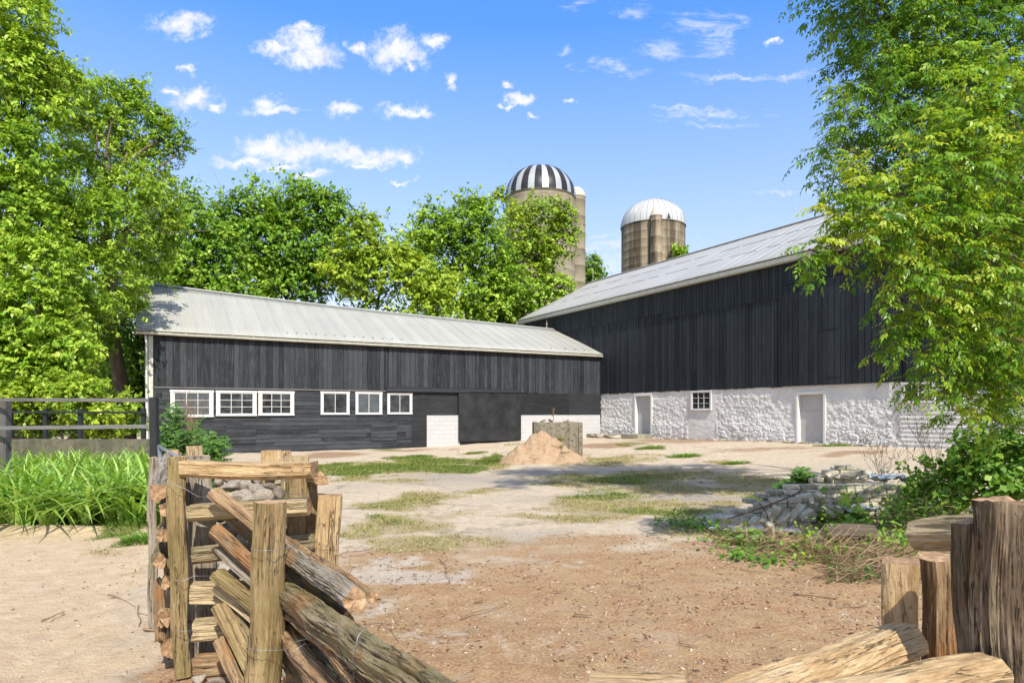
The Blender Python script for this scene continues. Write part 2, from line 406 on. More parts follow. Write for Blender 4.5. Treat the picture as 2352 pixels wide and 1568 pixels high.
def leaf_mat(name, c1, c2, c3, trans=0.30, rough=0.45):
    m, t, p, o = mat(name); r = attr(t, 'rnd')
    col = t.ramp(r, [(0.0, c1), (0.55, c2), (1.0, c3)])
    t.l(col, p.inputs['Base Color']); p.inputs['Roughness'].default_value = rough; p.inputs['Specular IOR Level'].default_value = 0.3
    tr = t.n('ShaderNodeBsdfTranslucent'); tcx = t.mix(1.0, col, (1.5, 1.25, 0.5), 'MULTIPLY'); t.l(tcx, tr.inputs[0])
    mx = t.n('ShaderNodeMixShader'); mx.inputs[0].default_value = trans
    t.l(p.outputs[0], mx.inputs[1]); t.l(tr.outputs[0], mx.inputs[2]); t.l(mx.outputs[0], o.inputs[0])
    return m
M['leaf_a'] = leaf_mat('leaves_spring_green', (0.045, 0.125, 0.010), (0.225, 0.40, 0.028), (0.50, 0.66, 0.09))
M['leaf_b'] = leaf_mat('leaves_mid_green', (0.038, 0.115, 0.012), (0.18, 0.35, 0.028), (0.42, 0.59, 0.08))
M['leaf_y'] = leaf_mat('leaves_yellow_green', (0.06, 0.135, 0.012), (0.25, 0.40, 0.028), (0.53, 0.64, 0.08))
M['leaf_near'] = leaf_mat('leaves_near_yellow', (0.065, 0.18, 0.014), (0.205, 0.39, 0.03), (0.47, 0.57, 0.06), 0.42, 0.35)
M['leaf_dark'] = leaf_mat('leaves_near_green', (0.05, 0.15, 0.02), (0.14, 0.31, 0.035), (0.30, 0.48, 0.06), 0.4, 0.4)
M['leaf_low'] = leaf_mat('leaves_undergrowth', (0.05, 0.14, 0.02), (0.13, 0.28, 0.035), (0.30, 0.45, 0.06), 0.35)
M['leaf_weed'] = leaf_mat('leaves_mugwort', (0.06, 0.15, 0.03), (0.12, 0.25, 0.05), (0.22, 0.36, 0.09), 0.3)
M['lily'] = leaf_mat('leaves_strap', (0.13, 0.28, 0.03), (0.30, 0.50, 0.09), (0.58, 0.72, 0.26), 0.32, 0.35)
M['grass'] = leaf_mat('grass_blades', (0.09, 0.17, 0.018), (0.22, 0.27, 0.06), (0.46, 0.38, 0.19), 0.25, 0.6)
M['dead_stem'] = plain('dead_stems', (0.26, 0.17, 0.10), 0.8, 0, 0.3, 9)
M['bark'] = concrete('bark', (0.15, 0.115, 0.08), 0.6, (0.04, 0.03, 0.022), 8)
M['chip'] = leaf_mat('bark_chips', (0.10, 0.05, 0.028), (0.28, 0.17, 0.10), (0.62, 0.52, 0.40), 0.0, 0.8)
M['pebble'] = leaf_mat('pebbles', (0.26, 0.20, 0.14), (0.40, 0.32, 0.23), (0.60, 0.52, 0.41), 0.0, 0.85)

def wood(name, lo, mid, hi, moss=0.0, mosscol=(0.13, 0.13, 0.035), dark=0.6, rot=0.0):
    """split log: grain along local z"""
    m, t, p, o = mat(name); co = objc(t)
    info = t.n('ShaderNodeObjectInfo'); off = t.n('ShaderNodeCombineXYZ')
    for i in range(3): t.l(t.math('MULTIPLY', info.outputs['Random'], 17.0+9*i), off.inputs[i])
    co = t.vmath('ADD', co, off.outputs[0])
    g = t.noise(t.mapping(co, (28, 28, 2.4)), 1.0, 8, 0.7, 0.7)
    g2 = t.noise(t.mapping(co, (130, 130, 12)), 1.0, 5, 0.65, 0.5)
    blot = t.noise(t.mapping(co, (7, 7, 3)), 1.0, 7, 0.65)
    g3 = t.noise(t.mapping(co, (34, 34, 1.5)), 1.0, 4, 0.55, 1.0)
    f = t.math('ADD', t.math('ADD', t.math('MULTIPLY', g, 0.40), t.math('MULTIPLY', g2, 0.25)), t.math('MULTIPLY', blot, 0.35))
    col = t.ramp(f, [(0.36, lo), (0.49, mid), (0.62, hi)])
    thin = t.mr(t.math('ABSOLUTE', t.math('SUBTRACT', g3, 0.47)), 0.0, 0.018, 1, 0)
    cr = t.math('MULTIPLY', thin, t.mr(t.noise(t.mapping(co, (9, 9, 2.5)), 1.0, 3), 0.44, 0.56))
    col = t.mix(t.math('MULTIPLY', cr, dark), col, (0.045, 0.028, 0.016))
    pits = t.mr(t.noise(t.mapping(co, (60, 60, 22)), 1.0, 3, 0.6), 0.66, 0.74)
    col = t.mix(t.math('MULTIPLY', pits, dark*.7), col, (0.06, 0.035, 0.018))
    pt = t.noise(co, 3.2, 6, 0.62)
    if rot: col = t.mix(t.math('MULTIPLY', t.mr(pt, 0.5, 0.6), rot), col, (0.33, 0.15, 0.055))
    if moss:
        mo = t.math('MULTIPLY', t.mr(t.noise(t.mapping(co, (5, 5, 1.5)), 1.0, 8, 0.7), 0.42, 0.6), moss)
        mo = t.math('MULTIPLY', mo, t.mr(g2, 0.3, 0.55, 0.4, 1.0))
        col = t.mix(mo, col, mosscol)
    # cut ends and flat upward faces keep the same wood
    t.l(col, p.inputs['Base Color']); p.inputs['Roughness'].default_value = 0.78; p.inputs['Specular IOR Level'].default_value = 0.2
    hg = t.math('ADD', t.math('ADD', g, t.math('MULTIPLY', pits, -.5)), t.math('ADD', t.math('MULTIPLY', g2, 0.6), t.math('MULTIPLY', cr, -1.3)))
    bump(t, p, hg, 1.0, 0.016)
    return m
M['w_dark'] = wood('split_wood_weathered_dark', (0.05, 0.035, 0.022), (0.17, 0.125, 0.085), (0.42, 0.34, 0.24), 0.35, (0.13, 0.125, 0.06), 0.95, 0.3)
M['w_fresh'] = wood('split_wood_fresh', (0.22, 0.125, 0.055), (0.55, 0.38, 0.20), (0.80, 0.62, 0.38), 0.15, dark=0.55)
M['w_pale'] = wood('split_wood_pale', (0.22, 0.145, 0.08), (0.50, 0.385, 0.23), (0.70, 0.58, 0.38), 0.30, (0.34, 0.30, 0.11), 0.45)
M['w_moss'] = wood('split_wood_mossy', (0.12, 0.075, 0.035), (0.31, 0.215, 0.11), (0.52, 0.40, 0.22), 0.5, (0.20, 0.19, 0.06), 0.8)
M['w_grey'] = wood('split_wood_grey', (0.15, 0.12, 0.085), (0.33, 0.28, 0.22), (0.50, 0.45, 0.38), 0.2, (0.17, 0.16, 0.07), 0.75)
M['w_bark'] = wood('split_wood_barky', (0.07, 0.05, 0.03), (0.26, 0.20, 0.12), (0.47, 0.39, 0.26), 0.55, (0.17, 0.17, 0.06), 0.95, 0.55)
M['w_rot'] = wood('split_wood_rotten', (0.12, 0.07, 0.035), (0.32, 0.21, 0.12), (0.55, 0.40, 0.24), 0.15, dark=0.85, rot=0.6)
def endgrain():
    m, t, p, o = mat('sawn_end'); co = objc(t)
    n = t.noise(co, 38, 6, 0.7); n2 = t.noise(co, 7, 4)
    col = t.ramp(t.math('ADD', t.math('MULTIPLY', n, 0.6), t.math('MULTIPLY', n2, 0.4)), [(0.36, (0.13, 0.07, 0.035)), (0.5, (0.34, 0.21, 0.11)), (0.66, (0.58, 0.41, 0.24))])
    t.l(col, p.inputs['Base Color']); p.inputs['Roughness'].default_value = 0.85
    bump(t, p, n, 0.8, 0.008)
    return m
M['end'] = endgrain()
def stone_mat(name, a, b, c, sc=1.0):
    m, t, p, o = mat(name); co = objc(t); info = t.n('ShaderNodeObjectInfo')
    off = t.n('ShaderNodeCombineXYZ')
    for i in range(3): t.l(t.math('MULTIPLY', info.outputs['Random'], 31.0+9*i), off.inputs[i])
    co2 = t.vmath('ADD', co, off.outputs[0])
    n = t.noise(co2, 9*sc, 7, 0.7); f = t.math('ADD', t.math('MULTIPLY', n, 0.75), t.math('MULTIPLY', info.outputs['Random'], 0.25))
    col = t.ramp(f, [(0.35, a), (0.55, b), (0.75, c)])
    t.l(col, p.inputs['Base Color']); p.inputs['Roughness'].default_value = 0.88
    bump(t, p, t.noise(co2, 22*sc, 6, 0.72), 0.6, 0.015)
    return m
M['stone'] = stone_mat('field_stone', (0.16, 0.13, 0.10), (0.34, 0.29, 0.23), (0.50, 0.44, 0.36))
M['brick'] = stone_mat('grey_brick', (0.25, 0.235, 0.17), (0.46, 0.43, 0.335), (0.62, 0.59, 0.48), 2.0)
def sandpile_mat():
    m, t, p, o = mat('heaped_sand'); co = objc(t)
    n = t.noise(co, 2.5, 7, 0.65); w = t.noise(t.mapping(co, (5, 5, 14)), 1, 6, 0.7, 0.4)
    col = t.ramp(t.math('ADD', t.math('MULTIPLY', n, 0.5), t.math('MULTIPLY', w, 0.5)), [(0.33, (0.19, 0.11, 0.06)), (0.46, (0.37, 0.25, 0.15)), (0.7, (0.47, 0.335, 0.21))])
    t.l(col, p.inputs['Base Color']); p.inputs['Roughness'].default_value = 0.9
    bump(t, p, t.math('ADD', t.noise(co, 18, 6, 0.75), w), 0.8, 0.03)
    return m
M['sand'] = sandpile_mat()
def ground_mat():
    m, t, p, o = mat('yard_ground'); co = objc(t)
    A = {k: attr(t, k) for k in ('g_sand', 'g_mulch', 'g_grass', 'g_dry', 'g_grey', 'g_litter', 'g_white')}
    n1 = t.noise(co, 0.8, 8, 0.68); n2 = t.noise(co, 6, 8, 0.72); n3 = t.noise(co, 42, 5, 0.7); n4 = t.noise(t.mapping(co, (1, 1, 1)), 130, 3, 0.6)
    base = t.mix(t.mr(n2, 0.32, 0.68), (0.44, 0.345, 0.235), (0.68, 0.57, 0.43))
    base = t.mix(t.math('MULTIPLY', t.mr(n3, 0.42, 0.66), 0.35), base, (0.60, 0.54, 0.44))
    # bare old concrete showing through, grey
    base = t.mix(t.math('MULTIPLY', A['g_grey'], t.mr(n2, 0.3, 0.6, 0.5, 1)), base, t.mix(t.mr(n3, 0.3, 0.7), (0.27, 0.235, 0.19), (0.46, 0.415, 0.345)))
    sand = t.mix(t.mr(n2, 0.3, 0.7), (0.50, 0.37, 0.235), (0.68, 0.54, 0.37))
    sand = t.mix(t.math('MULTIPLY', t.mr(n3, 0.56, 0.70), 0.5), sand, (0.34, 0.255, 0.18))
    base = t.mix(A['g_sand'], base, sand)
    mu = t.mix(t.mr(n2, 0.3, 0.68), (0.28, 0.15, 0.06), (0.50, 0.32, 0.16))
    mu = t.mix(t.math('MULTIPLY', t.mr(t.noise(co, 2.6, 6, 0.7), 0.46, 0.60, 0, 1, True), 0.65), mu, t.mix(t.mr(n3, 0.35, 0.65), (0.26, 0.115, 0.048), (0.50, 0.25, 0.115)))
    mu = t.mix(t.math('MULTIPLY', t.mr(n3, 0.46, 0.66), 0.6), mu, (0.62, 0.49, 0.31))
    mu = t.mix(t.math('MULTIPLY', t.mr(n4, 0.52, 0.68), 0.55), mu, (0.19, 0.09, 0.045))
    f_mu = t.math('MULTIPLY', t.mr(t.math('ADD', A['g_mulch'], t.math('ADD', t.math('MULTIPLY', t.math('SUBTRACT', n2, 0.5), 1.3), t.math('MULTIPLY', t.math('SUBTRACT', n1, 0.5), 2.2))), 0.35, 0.95, 0, 1, True), 0.9)
    base = t.mix(f_mu, base, mu)
    wh = t.mr(t.math('ADD', A['g_white'], t.math('MULTIPLY', t.math('SUBTRACT', n2, 0.5), 1.6)), 0.35, 0.75, 0, 1, True)
    base = t.mix(t.math('MULTIPLY', wh, 0.75), base, t.mix(t.mr(n3, .35, .65), (0.46, 0.38, 0.30), (0.68, 0.62, 0.55)))
    li = t.mr(t.math('ADD', A['g_litter'], t.math('MULTIPLY', t.math('SUBTRACT', n2, 0.5), 1.8)), 0.45, 0.75, 0, 1, True)
    base = t.mix(t.math('MULTIPLY', li, 0.7), base, t.mix(t.mr(n3, 0.35, 0.65), (0.16, 0.07, 0.03), (0.38, 0.22, 0.12)))
    dr = t.mr(t.math('ADD', A['g_dry'], t.math('MULTIPLY', t.math('SUBTRACT', n3, 0.5), 1.2)), 0.3, 0.8, 0, 1, True)
    base = t.mix(t.math('MULTIPLY', dr, 0.8), base, t.mix(t.mr(n4, 0.3, 0.7), (0.25, 0.19, 0.085), (0.48, 0.39, 0.20)))
    gr = t.mr(t.math('ADD', A['g_grass'], t.math('MULTIPLY', t.math('SUBTRACT', n3, 0.5), 1.2)), 0.35, 0.75, 0, 1, True)
    base = t.mix(t.math('MULTIPLY', gr, 0.85), base, t.mix(t.mr(n4, 0.3, 0.7), (0.08, 0.12, 0.022), (0.24, 0.28, 0.07)))
    # hairline cracks in the slab
    vo = t.n('ShaderNodeTexVoronoi', feature='DISTANCE_TO_EDGE'); wob = t.noise(co, 2.2, 5)
    t.l(t.vmath('ADD', co, t.n('ShaderNodeCombineXYZ').outputs[0]), vo.inputs['Vector']); vo.inputs['Scale'].default_value = 0.33
    cx = t.n('ShaderNodeCombineXYZ'); t.l(wob, cx.inputs[0]); t.l(n2, cx.inputs[1]); t.l(t.vmath('ADD', co, cx.outputs[0]), vo.inputs['Vector'])
    crk = t.math('MULTIPLY', t.mr(vo.outputs['Distance'], 0.0, 0.022, 1, 0), t.mr(n1, 0.4, 0.6))
    crk = t.math('MULTIPLY', crk, t.math('SUBTRACT', 1.0, t.math('MAXIMUM', A['g_sand'], f_mu), clamp=True))
    base = t.mix(t.math('MULTIPLY', crk, 0.6), base, (0.13, 0.10, 0.055))
    t.l(base, p.inputs['Base Color']); p.inputs['Roughness'].default_value = 0.92; p.inputs['Specular IOR Level'].default_value = 0.15
    bump(t, p, t.math('ADD', t.math('ADD', t.math('MULTIPLY', n2, 1.6), n3), t.math('MULTIPLY', n4, 0.35)), 0.75, 0.035)
    return m
M['ground'] = ground_mat()
# ------------------------------------------------------------------ ground
PATCH = [  # px, py, half width, half height, kind, strength
 (900,1074,175,12,'grass',1.0),(820,1085,90,13,'grass',.9),(1010,1060,120,8,'grass',.8),(1040,1077,80,10,'grass',.9),(960,1052,60,6,'grass',.9),(1135,1056,30,16,'grass',.9),(740,1072,50,12,'grass',.8),
 (900,1074,210,20,'dry',.7),(1140,1068,50,14,'dry',.8),(1290,1050,60,20,'dry',.6),(1400,1058,90,12,'dry',.9),(1480,1048,60,8,'dry',.5),
 (1495,1028,34,6,'grass',.5),(1570,1046,34,7,'grass',.5),(1690,1063,36,5,'grass',.45),(1640,1062,60,6,'dry',.8),(880,1032,40,5,'grass',.7),(1090,1040,30,5,'grass',.7),(1450,1018,30,4,'grass',.6),
 (1430,1100,130,13,'grass',.8),(1480,1095,240,18,'dry',.9),(1560,1125,200,16,'dry',.9),(1330,1108,150,12,'dry',.7),(1270,1108,70,8,'grass',.5),(1380,1125,90,10,'grass',.5),(1720,1105,110,18,'dry',.9),
 (1390,1142,110,12,'grass',.7),(1440,1165,190,24,'dry',.95),(1500,1175,120,13,'grass',.75),(1350,1192,150,14,'dry',.9),(1560,1180,90,16,'grass',.7),(1640,1160,70,12,'dry',.9),(1230,1190,80,10,'dry',.7),(1300,1195,90,7,'grass',.4),
 (1000,1146,90,16,'dry',1),(1010,1146,70,11,'grass',.55),(900,1156,70,9,'grass',.6),(900,1158,90,13,'dry',.9),(1110,1130,110,9,'dry',.8),(1150,1130,50,5,'grass',.5),(930,1105,110,7,'dry',.7),(820,1100,60,8,'dry',.8),
 (905,1198,110,26,'dry',1),(920,1200,60,14,'grass',.6),(860,1225,90,16,'dry',1),(870,1224,60,7,'grass',.45),(1010,1210,80,20,'dry',.8),(960,1255,110,25,'dry',.9),(830,1190,50,9,'grass',.6),(1060,1180,90,10,'dry',.6),(1080,1240,70,14,'dry',.7),
 (330,1212,60,16,'grass',1),(350,1240,30,12,'grass',.8),(300,1262,80,18,'dry',.6),(330,1300,40,18,'dry',.5),(1760,1150,70,16,'grass',.8),(1600,1210,110,22,'grass',.5),(1620,1230,140,18,'dry',.7),
 (1300,1085,160,7,'grey',1),(1050,1098,150,14,'grey',1),(1200,1092,120,10,'grey',.8),(1500,1085,200,8,'grey',.7),(1360,1132,70,7,'grey',1),(1600,1145,130,12,'grey',1),(1500,1112,90,7,'grey',1),(1250,1150,130,10,'grey',.5),(900,1108,80,8,'grey',.5),
 (800,1086,40,7,'grey',.6),(1190,1235,130,16,'grey',.6),(820,1120,90,10,'grey',.4),(1900,1070,200,14,'grey',.3),(1100,1122,60,6,'grey',.6),
 (760,1045,80,9,'litter',1),(930,1034,80,5,'litter',.8),(1060,1031,26,3,'litter',.9),(1400,1022,90,6,'litter',1),(1580,1010,180,5,'litter',.8),(1760,1030,170,7,'litter',.7),(1960,1040,110,7,'litter',.8),(1520,1134,50,5,'litter',.7),(1360,1150,60,5,'litter',.6),
 (1300,1195,60,4,'litter',.5),(1430,1205,120,6,'litter',.3),(1850,1045,150,5,'litter',.4),
 (950,1300,150,20,'white',1),(830,1272,60,16,'white',.5),(1330,1210,170,14,'white',.3),(1000,1480,160,50,'white',.5),(1230,1500,150,60,'white',.4),(1100,1390,150,30,'white',.35),(1300,1290,120,20,'white',.4),(820,1430,60,60,'white',.6),(1500,1260,160,14,'white',.3)]
PW = {}
for (px, py, a, b, kd, st) in PATCH:
    c = G(px, py); ra = a/FP*c.y; rb = abs(G(px, py-b).y-G(px, py+b).y)/2
    PW.setdefault(kd, []).append((c.x, c.y, ra, rb, st))
def pmask(kd, x, y):
    wx = x+(fbm(x*0.9, y*0.9, 3, 5)-0.5)*1.2; wy = y+(fbm(x*0.9, y*0.9, 3, 9)-0.5)*1.6
    m = np.zeros_like(x)
    for (cx_, cy_, ra, rb, st) in PW.get(kd, []):
        d = np.hypot((wx-cx_)/ra, (wy-cy_)/rb)
        m = np.maximum(m, st*np.clip(1.45-d, 0, 1))
    return m
def sand_mask(x, y):
    return sst(-0.1, 0.35, -(x+2.25+(y-4)*0.47)+(fbm(x*2, y*2, 3, 3)-0.5)*0.6)*sst(11.5, 10.0, y)
def mulch_mask(x, y):
    n = (fbm(x*0.7, y*0.7, 4, 21)-0.5)
    return sst(9.2, 7.4, y+n*3.0-0.12*x)*sst(-2.4, -1.6, x+n)*(1-sand_mask(x, y))*sst(12, 9, x)
def axis(*segs):
    out = []
    for a, b, s in segs: out.append(np.arange(a, b, s))
    return np.concatenate(out+[[segs[-1][1]]])
gx = axis((-900, -100, 100), (-100, -30, 7), (-30, -14, 0.6), (-14, -7, 0.16), (-7, 9, 0.075), (9, 14, 0.16), (14, 34, 1), (34, 100, 8), (100, 900, 100))
gy = axis((-300, -20, 30), (-20, 1.5, 1), (1.5, 12, 0.065), (12, 24, 0.14), (24, 42, 0.3), (42, 90, 3), (90, 300, 20), (300, 1500, 150))
GX, GY = np.meshgrid(gx, gy); X = GX.ravel(); Y = GY.ravel()
near = (np.abs(X) < 30) & (Y > -5) & (Y < 45)
sm, mm = sand_mask(X, Y), mulch_mask(X, Y)
def hfull(x, y):
    z = h(x, y)+0
    n = (fbm(x*1.3, y*1.3, 5, 2)-0.5)*0.06+(fbm(x*6, y*6, 3, 4)-0.5)*0.018
    s = sand_mask(x, y)
    # wheel ruts in the sand, a little berm in front of the lilies
    rut = -0.035*np.exp(-((x+3.0+(y-4)*0.35)/0.22)**2)*sst(8.0, 5.5, y)
    lx = -4.9-(y-9.15)*0.55
    berm = 0.09*np.exp(-((y-8.95+0.1*np.sin(x*2))/0.22)**2)*sst(-4.2, -5.2, x)
    n2 = (fbm(x*9, y*9, 4, 8)-0.5)*0.05*np.exp(-((x+2.75+(y-4)*0.42)/0.35)**2)*sst(8, 5, y)
    return z+n+(rut+berm+n2)*s
Z = np.where(near, hfull(X, Y), h(X, Y))
nx_, ny_ = len(gx), len(gy)
ii = (np.arange(ny_-1)[:, None]*nx_+np.arange(nx_-1)[None, :]).ravel()
ground = np_obj('ground', np.stack([X, Y, Z], 1), np.stack([ii, ii+1, ii+1+nx_, ii+nx_], 1), M['ground'], smooth=True,
    attrs=dict(g_sand=sm, g_mulch=mm, g_grass=np.where(near, pmask('grass', X, Y), 0.9*(np.hypot(X, Y) > 48)), g_dry=pmask('dry', X, Y),
               g_grey=pmask('grey', X, Y), g_litter=pmask('litter', X, Y), g_white=pmask('white', X, Y)))
tag(ground, 'sandy farm yard of dirt, bark mulch and cracked old concrete', kind='structure')
ZG = lambda x, y: float(hfull(np.array([x]), np.array([y]))[0])

# ------------------------------------------------------------------ low barn
rng = random.Random(4)
mapL = lambda u, out, z: (u, -out, z)
mapR = lambda v, out, z: (-out, v, z)
def planksV(mb, f, u0, u1, zb, zt, wid=(0.17, 0.27), base=0.0, jag=0.03, th=0.022, gap=0.014, jit=0.012):
    u = u0
    while u < u1-0.02:
        w = min(rng.uniform(*wid), u1-u)
        zb_ = zb(u) if callable(zb) else zb; zt_ = zt(u) if callable(zt) else zt
        mb.cur = rng.random(); o_ = base+rng.uniform(0, jit); tl = rng.uniform(-.004, .004); j = rng.uniform(-jag, jag)*0.5
        a, b = u+gap/2+rng.uniform(0, .002), u+w-gap/2; k = rng.uniform(-.004, .004)
        mb.hexa([f(*q) for q in ((a, o_, zb_+j), (b, o_, zb_+j+rng.uniform(-.004, .004)), (b, o_+th+tl, zb_+j), (a, o_+th-tl, zb_+j),
                                 (a+k, o_, zt_), (b+k, o_, zt_), (b+k, o_+th+tl, zt_), (a+k, o_+th-tl, zt_))])
        u += w
def planksH(mb, f, u0, u1, z0, z1, hh=(0.14, 0.2), base=0.0, th=0.02, cut=0.8):
    z = z0
    while z < z1-0.02:
        w = min(rng.uniform(*hh), z1-z); u = u0
        while u < u1-0.01:
            l = min(rng.uniform(1.6, 5.0), u1-u)
            if u1-(u+l) < 0.5: l = u1-u
            mb.cur = rng.random(); o_ = base+rng.uniform(0, .004); sg = rng.uniform(-.006, .006)
            mb.hexa([f(*q) for q in ((u+.001, o_, z+.004), (u+l-.001, o_, z+.004+sg), (u+l-.001, o_+th+.012, z+.004+sg), (u+.001, o_+th+.012, z+.004),
                                     (u+.001, o_, z+w-.002), (u+l-.001, o_, z+w-.002+sg), (u+l-.001, o_+th-.003, z+w-.002+sg), (u+.001, o_+th-.003, z+w-.002))])
            u += l
        z += w
def roof(name, f, t0, t1, eave, ridge, m, parent, step=0.32, sheet=0.64, th=0.03):
    """f(t, s, z): s runs 0 (eave) to 1 (ridge). eave(t), ridge(t) return (out, z)"""
    ts = []
    t = t0
    while t < t1-0.01:
        ts += [(t, 0.0), (t+0.012, 0.007), (t+0.03, 0.007), (t+0.042, 0.0)]
        if t+sheet/2 < t1: ts.append((t+sheet/2, rng.uniform(-.004, .004)))
        t += sheet
    ts.append((t1, 0.0)); rows = 9; V = []; 
    for k in range(rows):
        s = k/(rows-1)
        for (t, up) in ts:
            e, r = eave(t), ridge(t); V.append(f(t, e[0]+(r[0]-e[0])*s, e[1]+(r[1]-e[1])*s+up+0.012*math.sin(t*1.7+s*5)*math.sin(s*math.pi)))
    n = len(ts); idx = np.arange((rows-1)*n).reshape(rows-1, n)[:, :-1].ravel()
    V = np.array(V); V2 = V.copy(); V2[:, 2] -= th; off = len(V)
    F = np.stack([idx, idx+1, idx+1+n, idx+n], 1); F2 = F[:, ::-1]+off
    rim = []
    for k in range(n-1): rim.append((k+1, k, k+off, k+1+off)); q = (rows-1)*n+k; rim.append((q, q+1, q+1+off, q+off))
    for k in range(rows-1): rim.append((k*n, (k+1)*n, (k+1)*n+off, k*n+off)); q = k*n+n-1; rim.append((q+n, q, q+off, q+n+off))
    return np_obj(name, np.concatenate([V, V2]), np.concatenate([F, F2, np.array(rim)]), m, parent)

U0 = fL(341, 760)[0]                         # left corner
UR = 0.0
HW = 4.35                                    # half depth of the low barn
ZE = 4.66; ZR0, ZR1 = 7.16, 6.42
bx = empty('low_barn', O, BROT)
tag(bx, 'long low black barn with grey sheet roof and six white windows', 'barn')
zs = fL(700, 893)[1]                         # seam between upright boards and siding
ZB = -0.35
# inner shell the boards are nailed to, blackened to paint shade into the gaps
mb = MB(); mb.cur = 0.1
mb.box((U0+.04, 0.03, ZB), (-0.02, 2*HW-0.05, ZE-0.1))
sh = mb.build('frame', M['black_iron'], bx)
mb = MB(); planksV(mb, mapL, U0+0.16, -0.012, lambda u: zs+0.012*math.sin(u*.9)-.02, ZE-0.16, base=-.02+.012, wid=(0.16, 0.25))
mb.build('board_wall', M['board'], bx, loc=(0, 0, 0))
# the far-left gable end, also boarded
mb = MB(); planksV(mb, lambda v, out, z: (U0-out+0.03, v, z), 0.05, 2*HW-.05, ZB, lambda v: ZE-.1+(ZR0-ZE-.1)*(1-abs(v-HW)/HW), base=0.0)
mb.build('gable_wall', M['board'], bx)
mb = MB(); u1s = fL(980, 950)[0]
planksH(mb, mapL, U0+.18, u1s, -0.12, zs-0.05, base=-.018)
mb.build('siding_wall', M['siding'], bx)
mb = MB(); mb.cur = .3; mb.box((U0+.15, -.02, ZB), (u1s, .012, -.05), mapL); mb.cur = .95
mb.box((U0+.12, .0, zs-.05), (u1s+.0, .052, zs-.012), mapL)        # drip board, paler grey to paint in the highlight along the seam
mb.build('drip_board', M['fence_grey'], bx)
mb = MB()
for (a, b, c, d, pr) in ((518,588,976,1018,.032),(852,911,972,1011,.030),(1068,1110,1028,1028,.0)):
    if c == d: continue
    ua, za = fL(a, c); ub, zb_ = fL(b, d); mb = MB(); planksH(mb, mapL, ua, ub, zb_, za, base=pr-.012, hh=(.13, .17), th=.014)
    mb.build('patched_panel', M['siding'], bx)
# plywood, block wall, sliding door
zblk = fL(1015, 953)[1]
mb = MB()
for (a, b, z0) in ((980,1051,zblk),(1194,1306,zblk-.01),(1306,1362,zblk-.015),(1362,1379,zblk-.01),(945,980,ZB)):
    ua, ub = fL(a, 950)[0], fL(b, 950)[0]; mb = MB(); mb.cur = rng.random()
    mb.box((ua+.003, -.02, z0), (min(ub, 0)-.003, .014+rng.uniform(0, .006), zs-.03), mapL)
    mb.build('plywood_panel', M['ply'], bx)
for (a, b) in ((980, 1056), (1192, 1378)):
    ua, ub = fL(a, 980)[0], min(-.004, fL(b, 980)[0])
    mb = MB(); mb.box((ua, -.02, ZB), (ub, .03, zblk-.012), mapL); bev(mb.build('block_wall', M['block'], bx), .008)
ua, ub = fL(1051, 950)[0], fL(1194, 950)[0]; zt = fL(1120, 902)[1]; zb1 = fL(1120, 1012)[1]
mb = MB(); mb.box((ua, .075, zb1), (ub, .115, zt), mapL); d_ = mb.build('sliding_door', M['door_metal'], bx); bev(d_, .01)
mb = MB()
for (q0, q1, w0, w1) in ((ua, ub, zb1, zb1+.035), (ua, ua+.035, zb1+.035, zt), (ub-.035, ub, zb1+.035, zt), ((ua*.28+ub*.72)-.012, (ua*.28+ub*.72)+.012, zb1+.035, zt)):
    mb.box((q0, .115, w0), (q1, .124, w1), mapL)
mb.build('door_edging', M['black_iron'], d_)
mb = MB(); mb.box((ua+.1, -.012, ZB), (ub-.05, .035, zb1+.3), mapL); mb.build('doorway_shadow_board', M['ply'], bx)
u2, u3 = fL(886, 895)[0], fL(1186, 898)[0]; zt2 = fL(1040, 891)[1]
mb = MB(); um = fL(1075, 897)[0]
mb.hexa([mapL(*q) for q in ((u2,.0,zt2-.19),(um,.0,zt2-.19),(um,.16,zt2-.2),(u2,.16,zt2-.2),(u2,.0,zt2+.02),(um,.0,zt2+.02),(um,.14,zt2-.07),(u2,.14,zt2-.07))])
mb.cur = .8
mb.hexa([mapL(*q) for q in ((um+.002,.0,zt2-.19),(u3,.0,zt2-.19),(u3,.15,zt2-.17),(um+.002,.15,zt2-.17),(um+.002,.0,zt2+.01),(u3,.0,zt2+.0),(u3,.13,zt2-.05),(um+.002,.13,zt2-.05))])
mb.build('door_track', M['black_iron'], bx)
mb = MB(); mb.box((fL(963,907)[0], .022, fL(963,915)[1]), (fL(980,907)[0]-.01, .035, fL(963,906)[1]), mapL); mb.build('vent', M['black_iron'], bx)
# corner trims
mb = MB(); mb.box((U0, -.03, ZB), (U0+.15, .03, ZE-.15), mapL); mb.build('corner_trim', M['cream'], bx)
mb = MB(); mb.box((U0+.02, .03, ZB), (U0+.13, .045, zs-.06), mapL); mb.build('corner_trim', M['cream'], bx)
mb = MB(); mb.tube([(U0-.10, -.12, ZE-.15), (U0-.07, -.06, ZE-.5), (U0-.06, -.055, .2), (U0-.10, -.15, .05)], .042, 10); mb.build('downpipe', M['white'], bx, True)

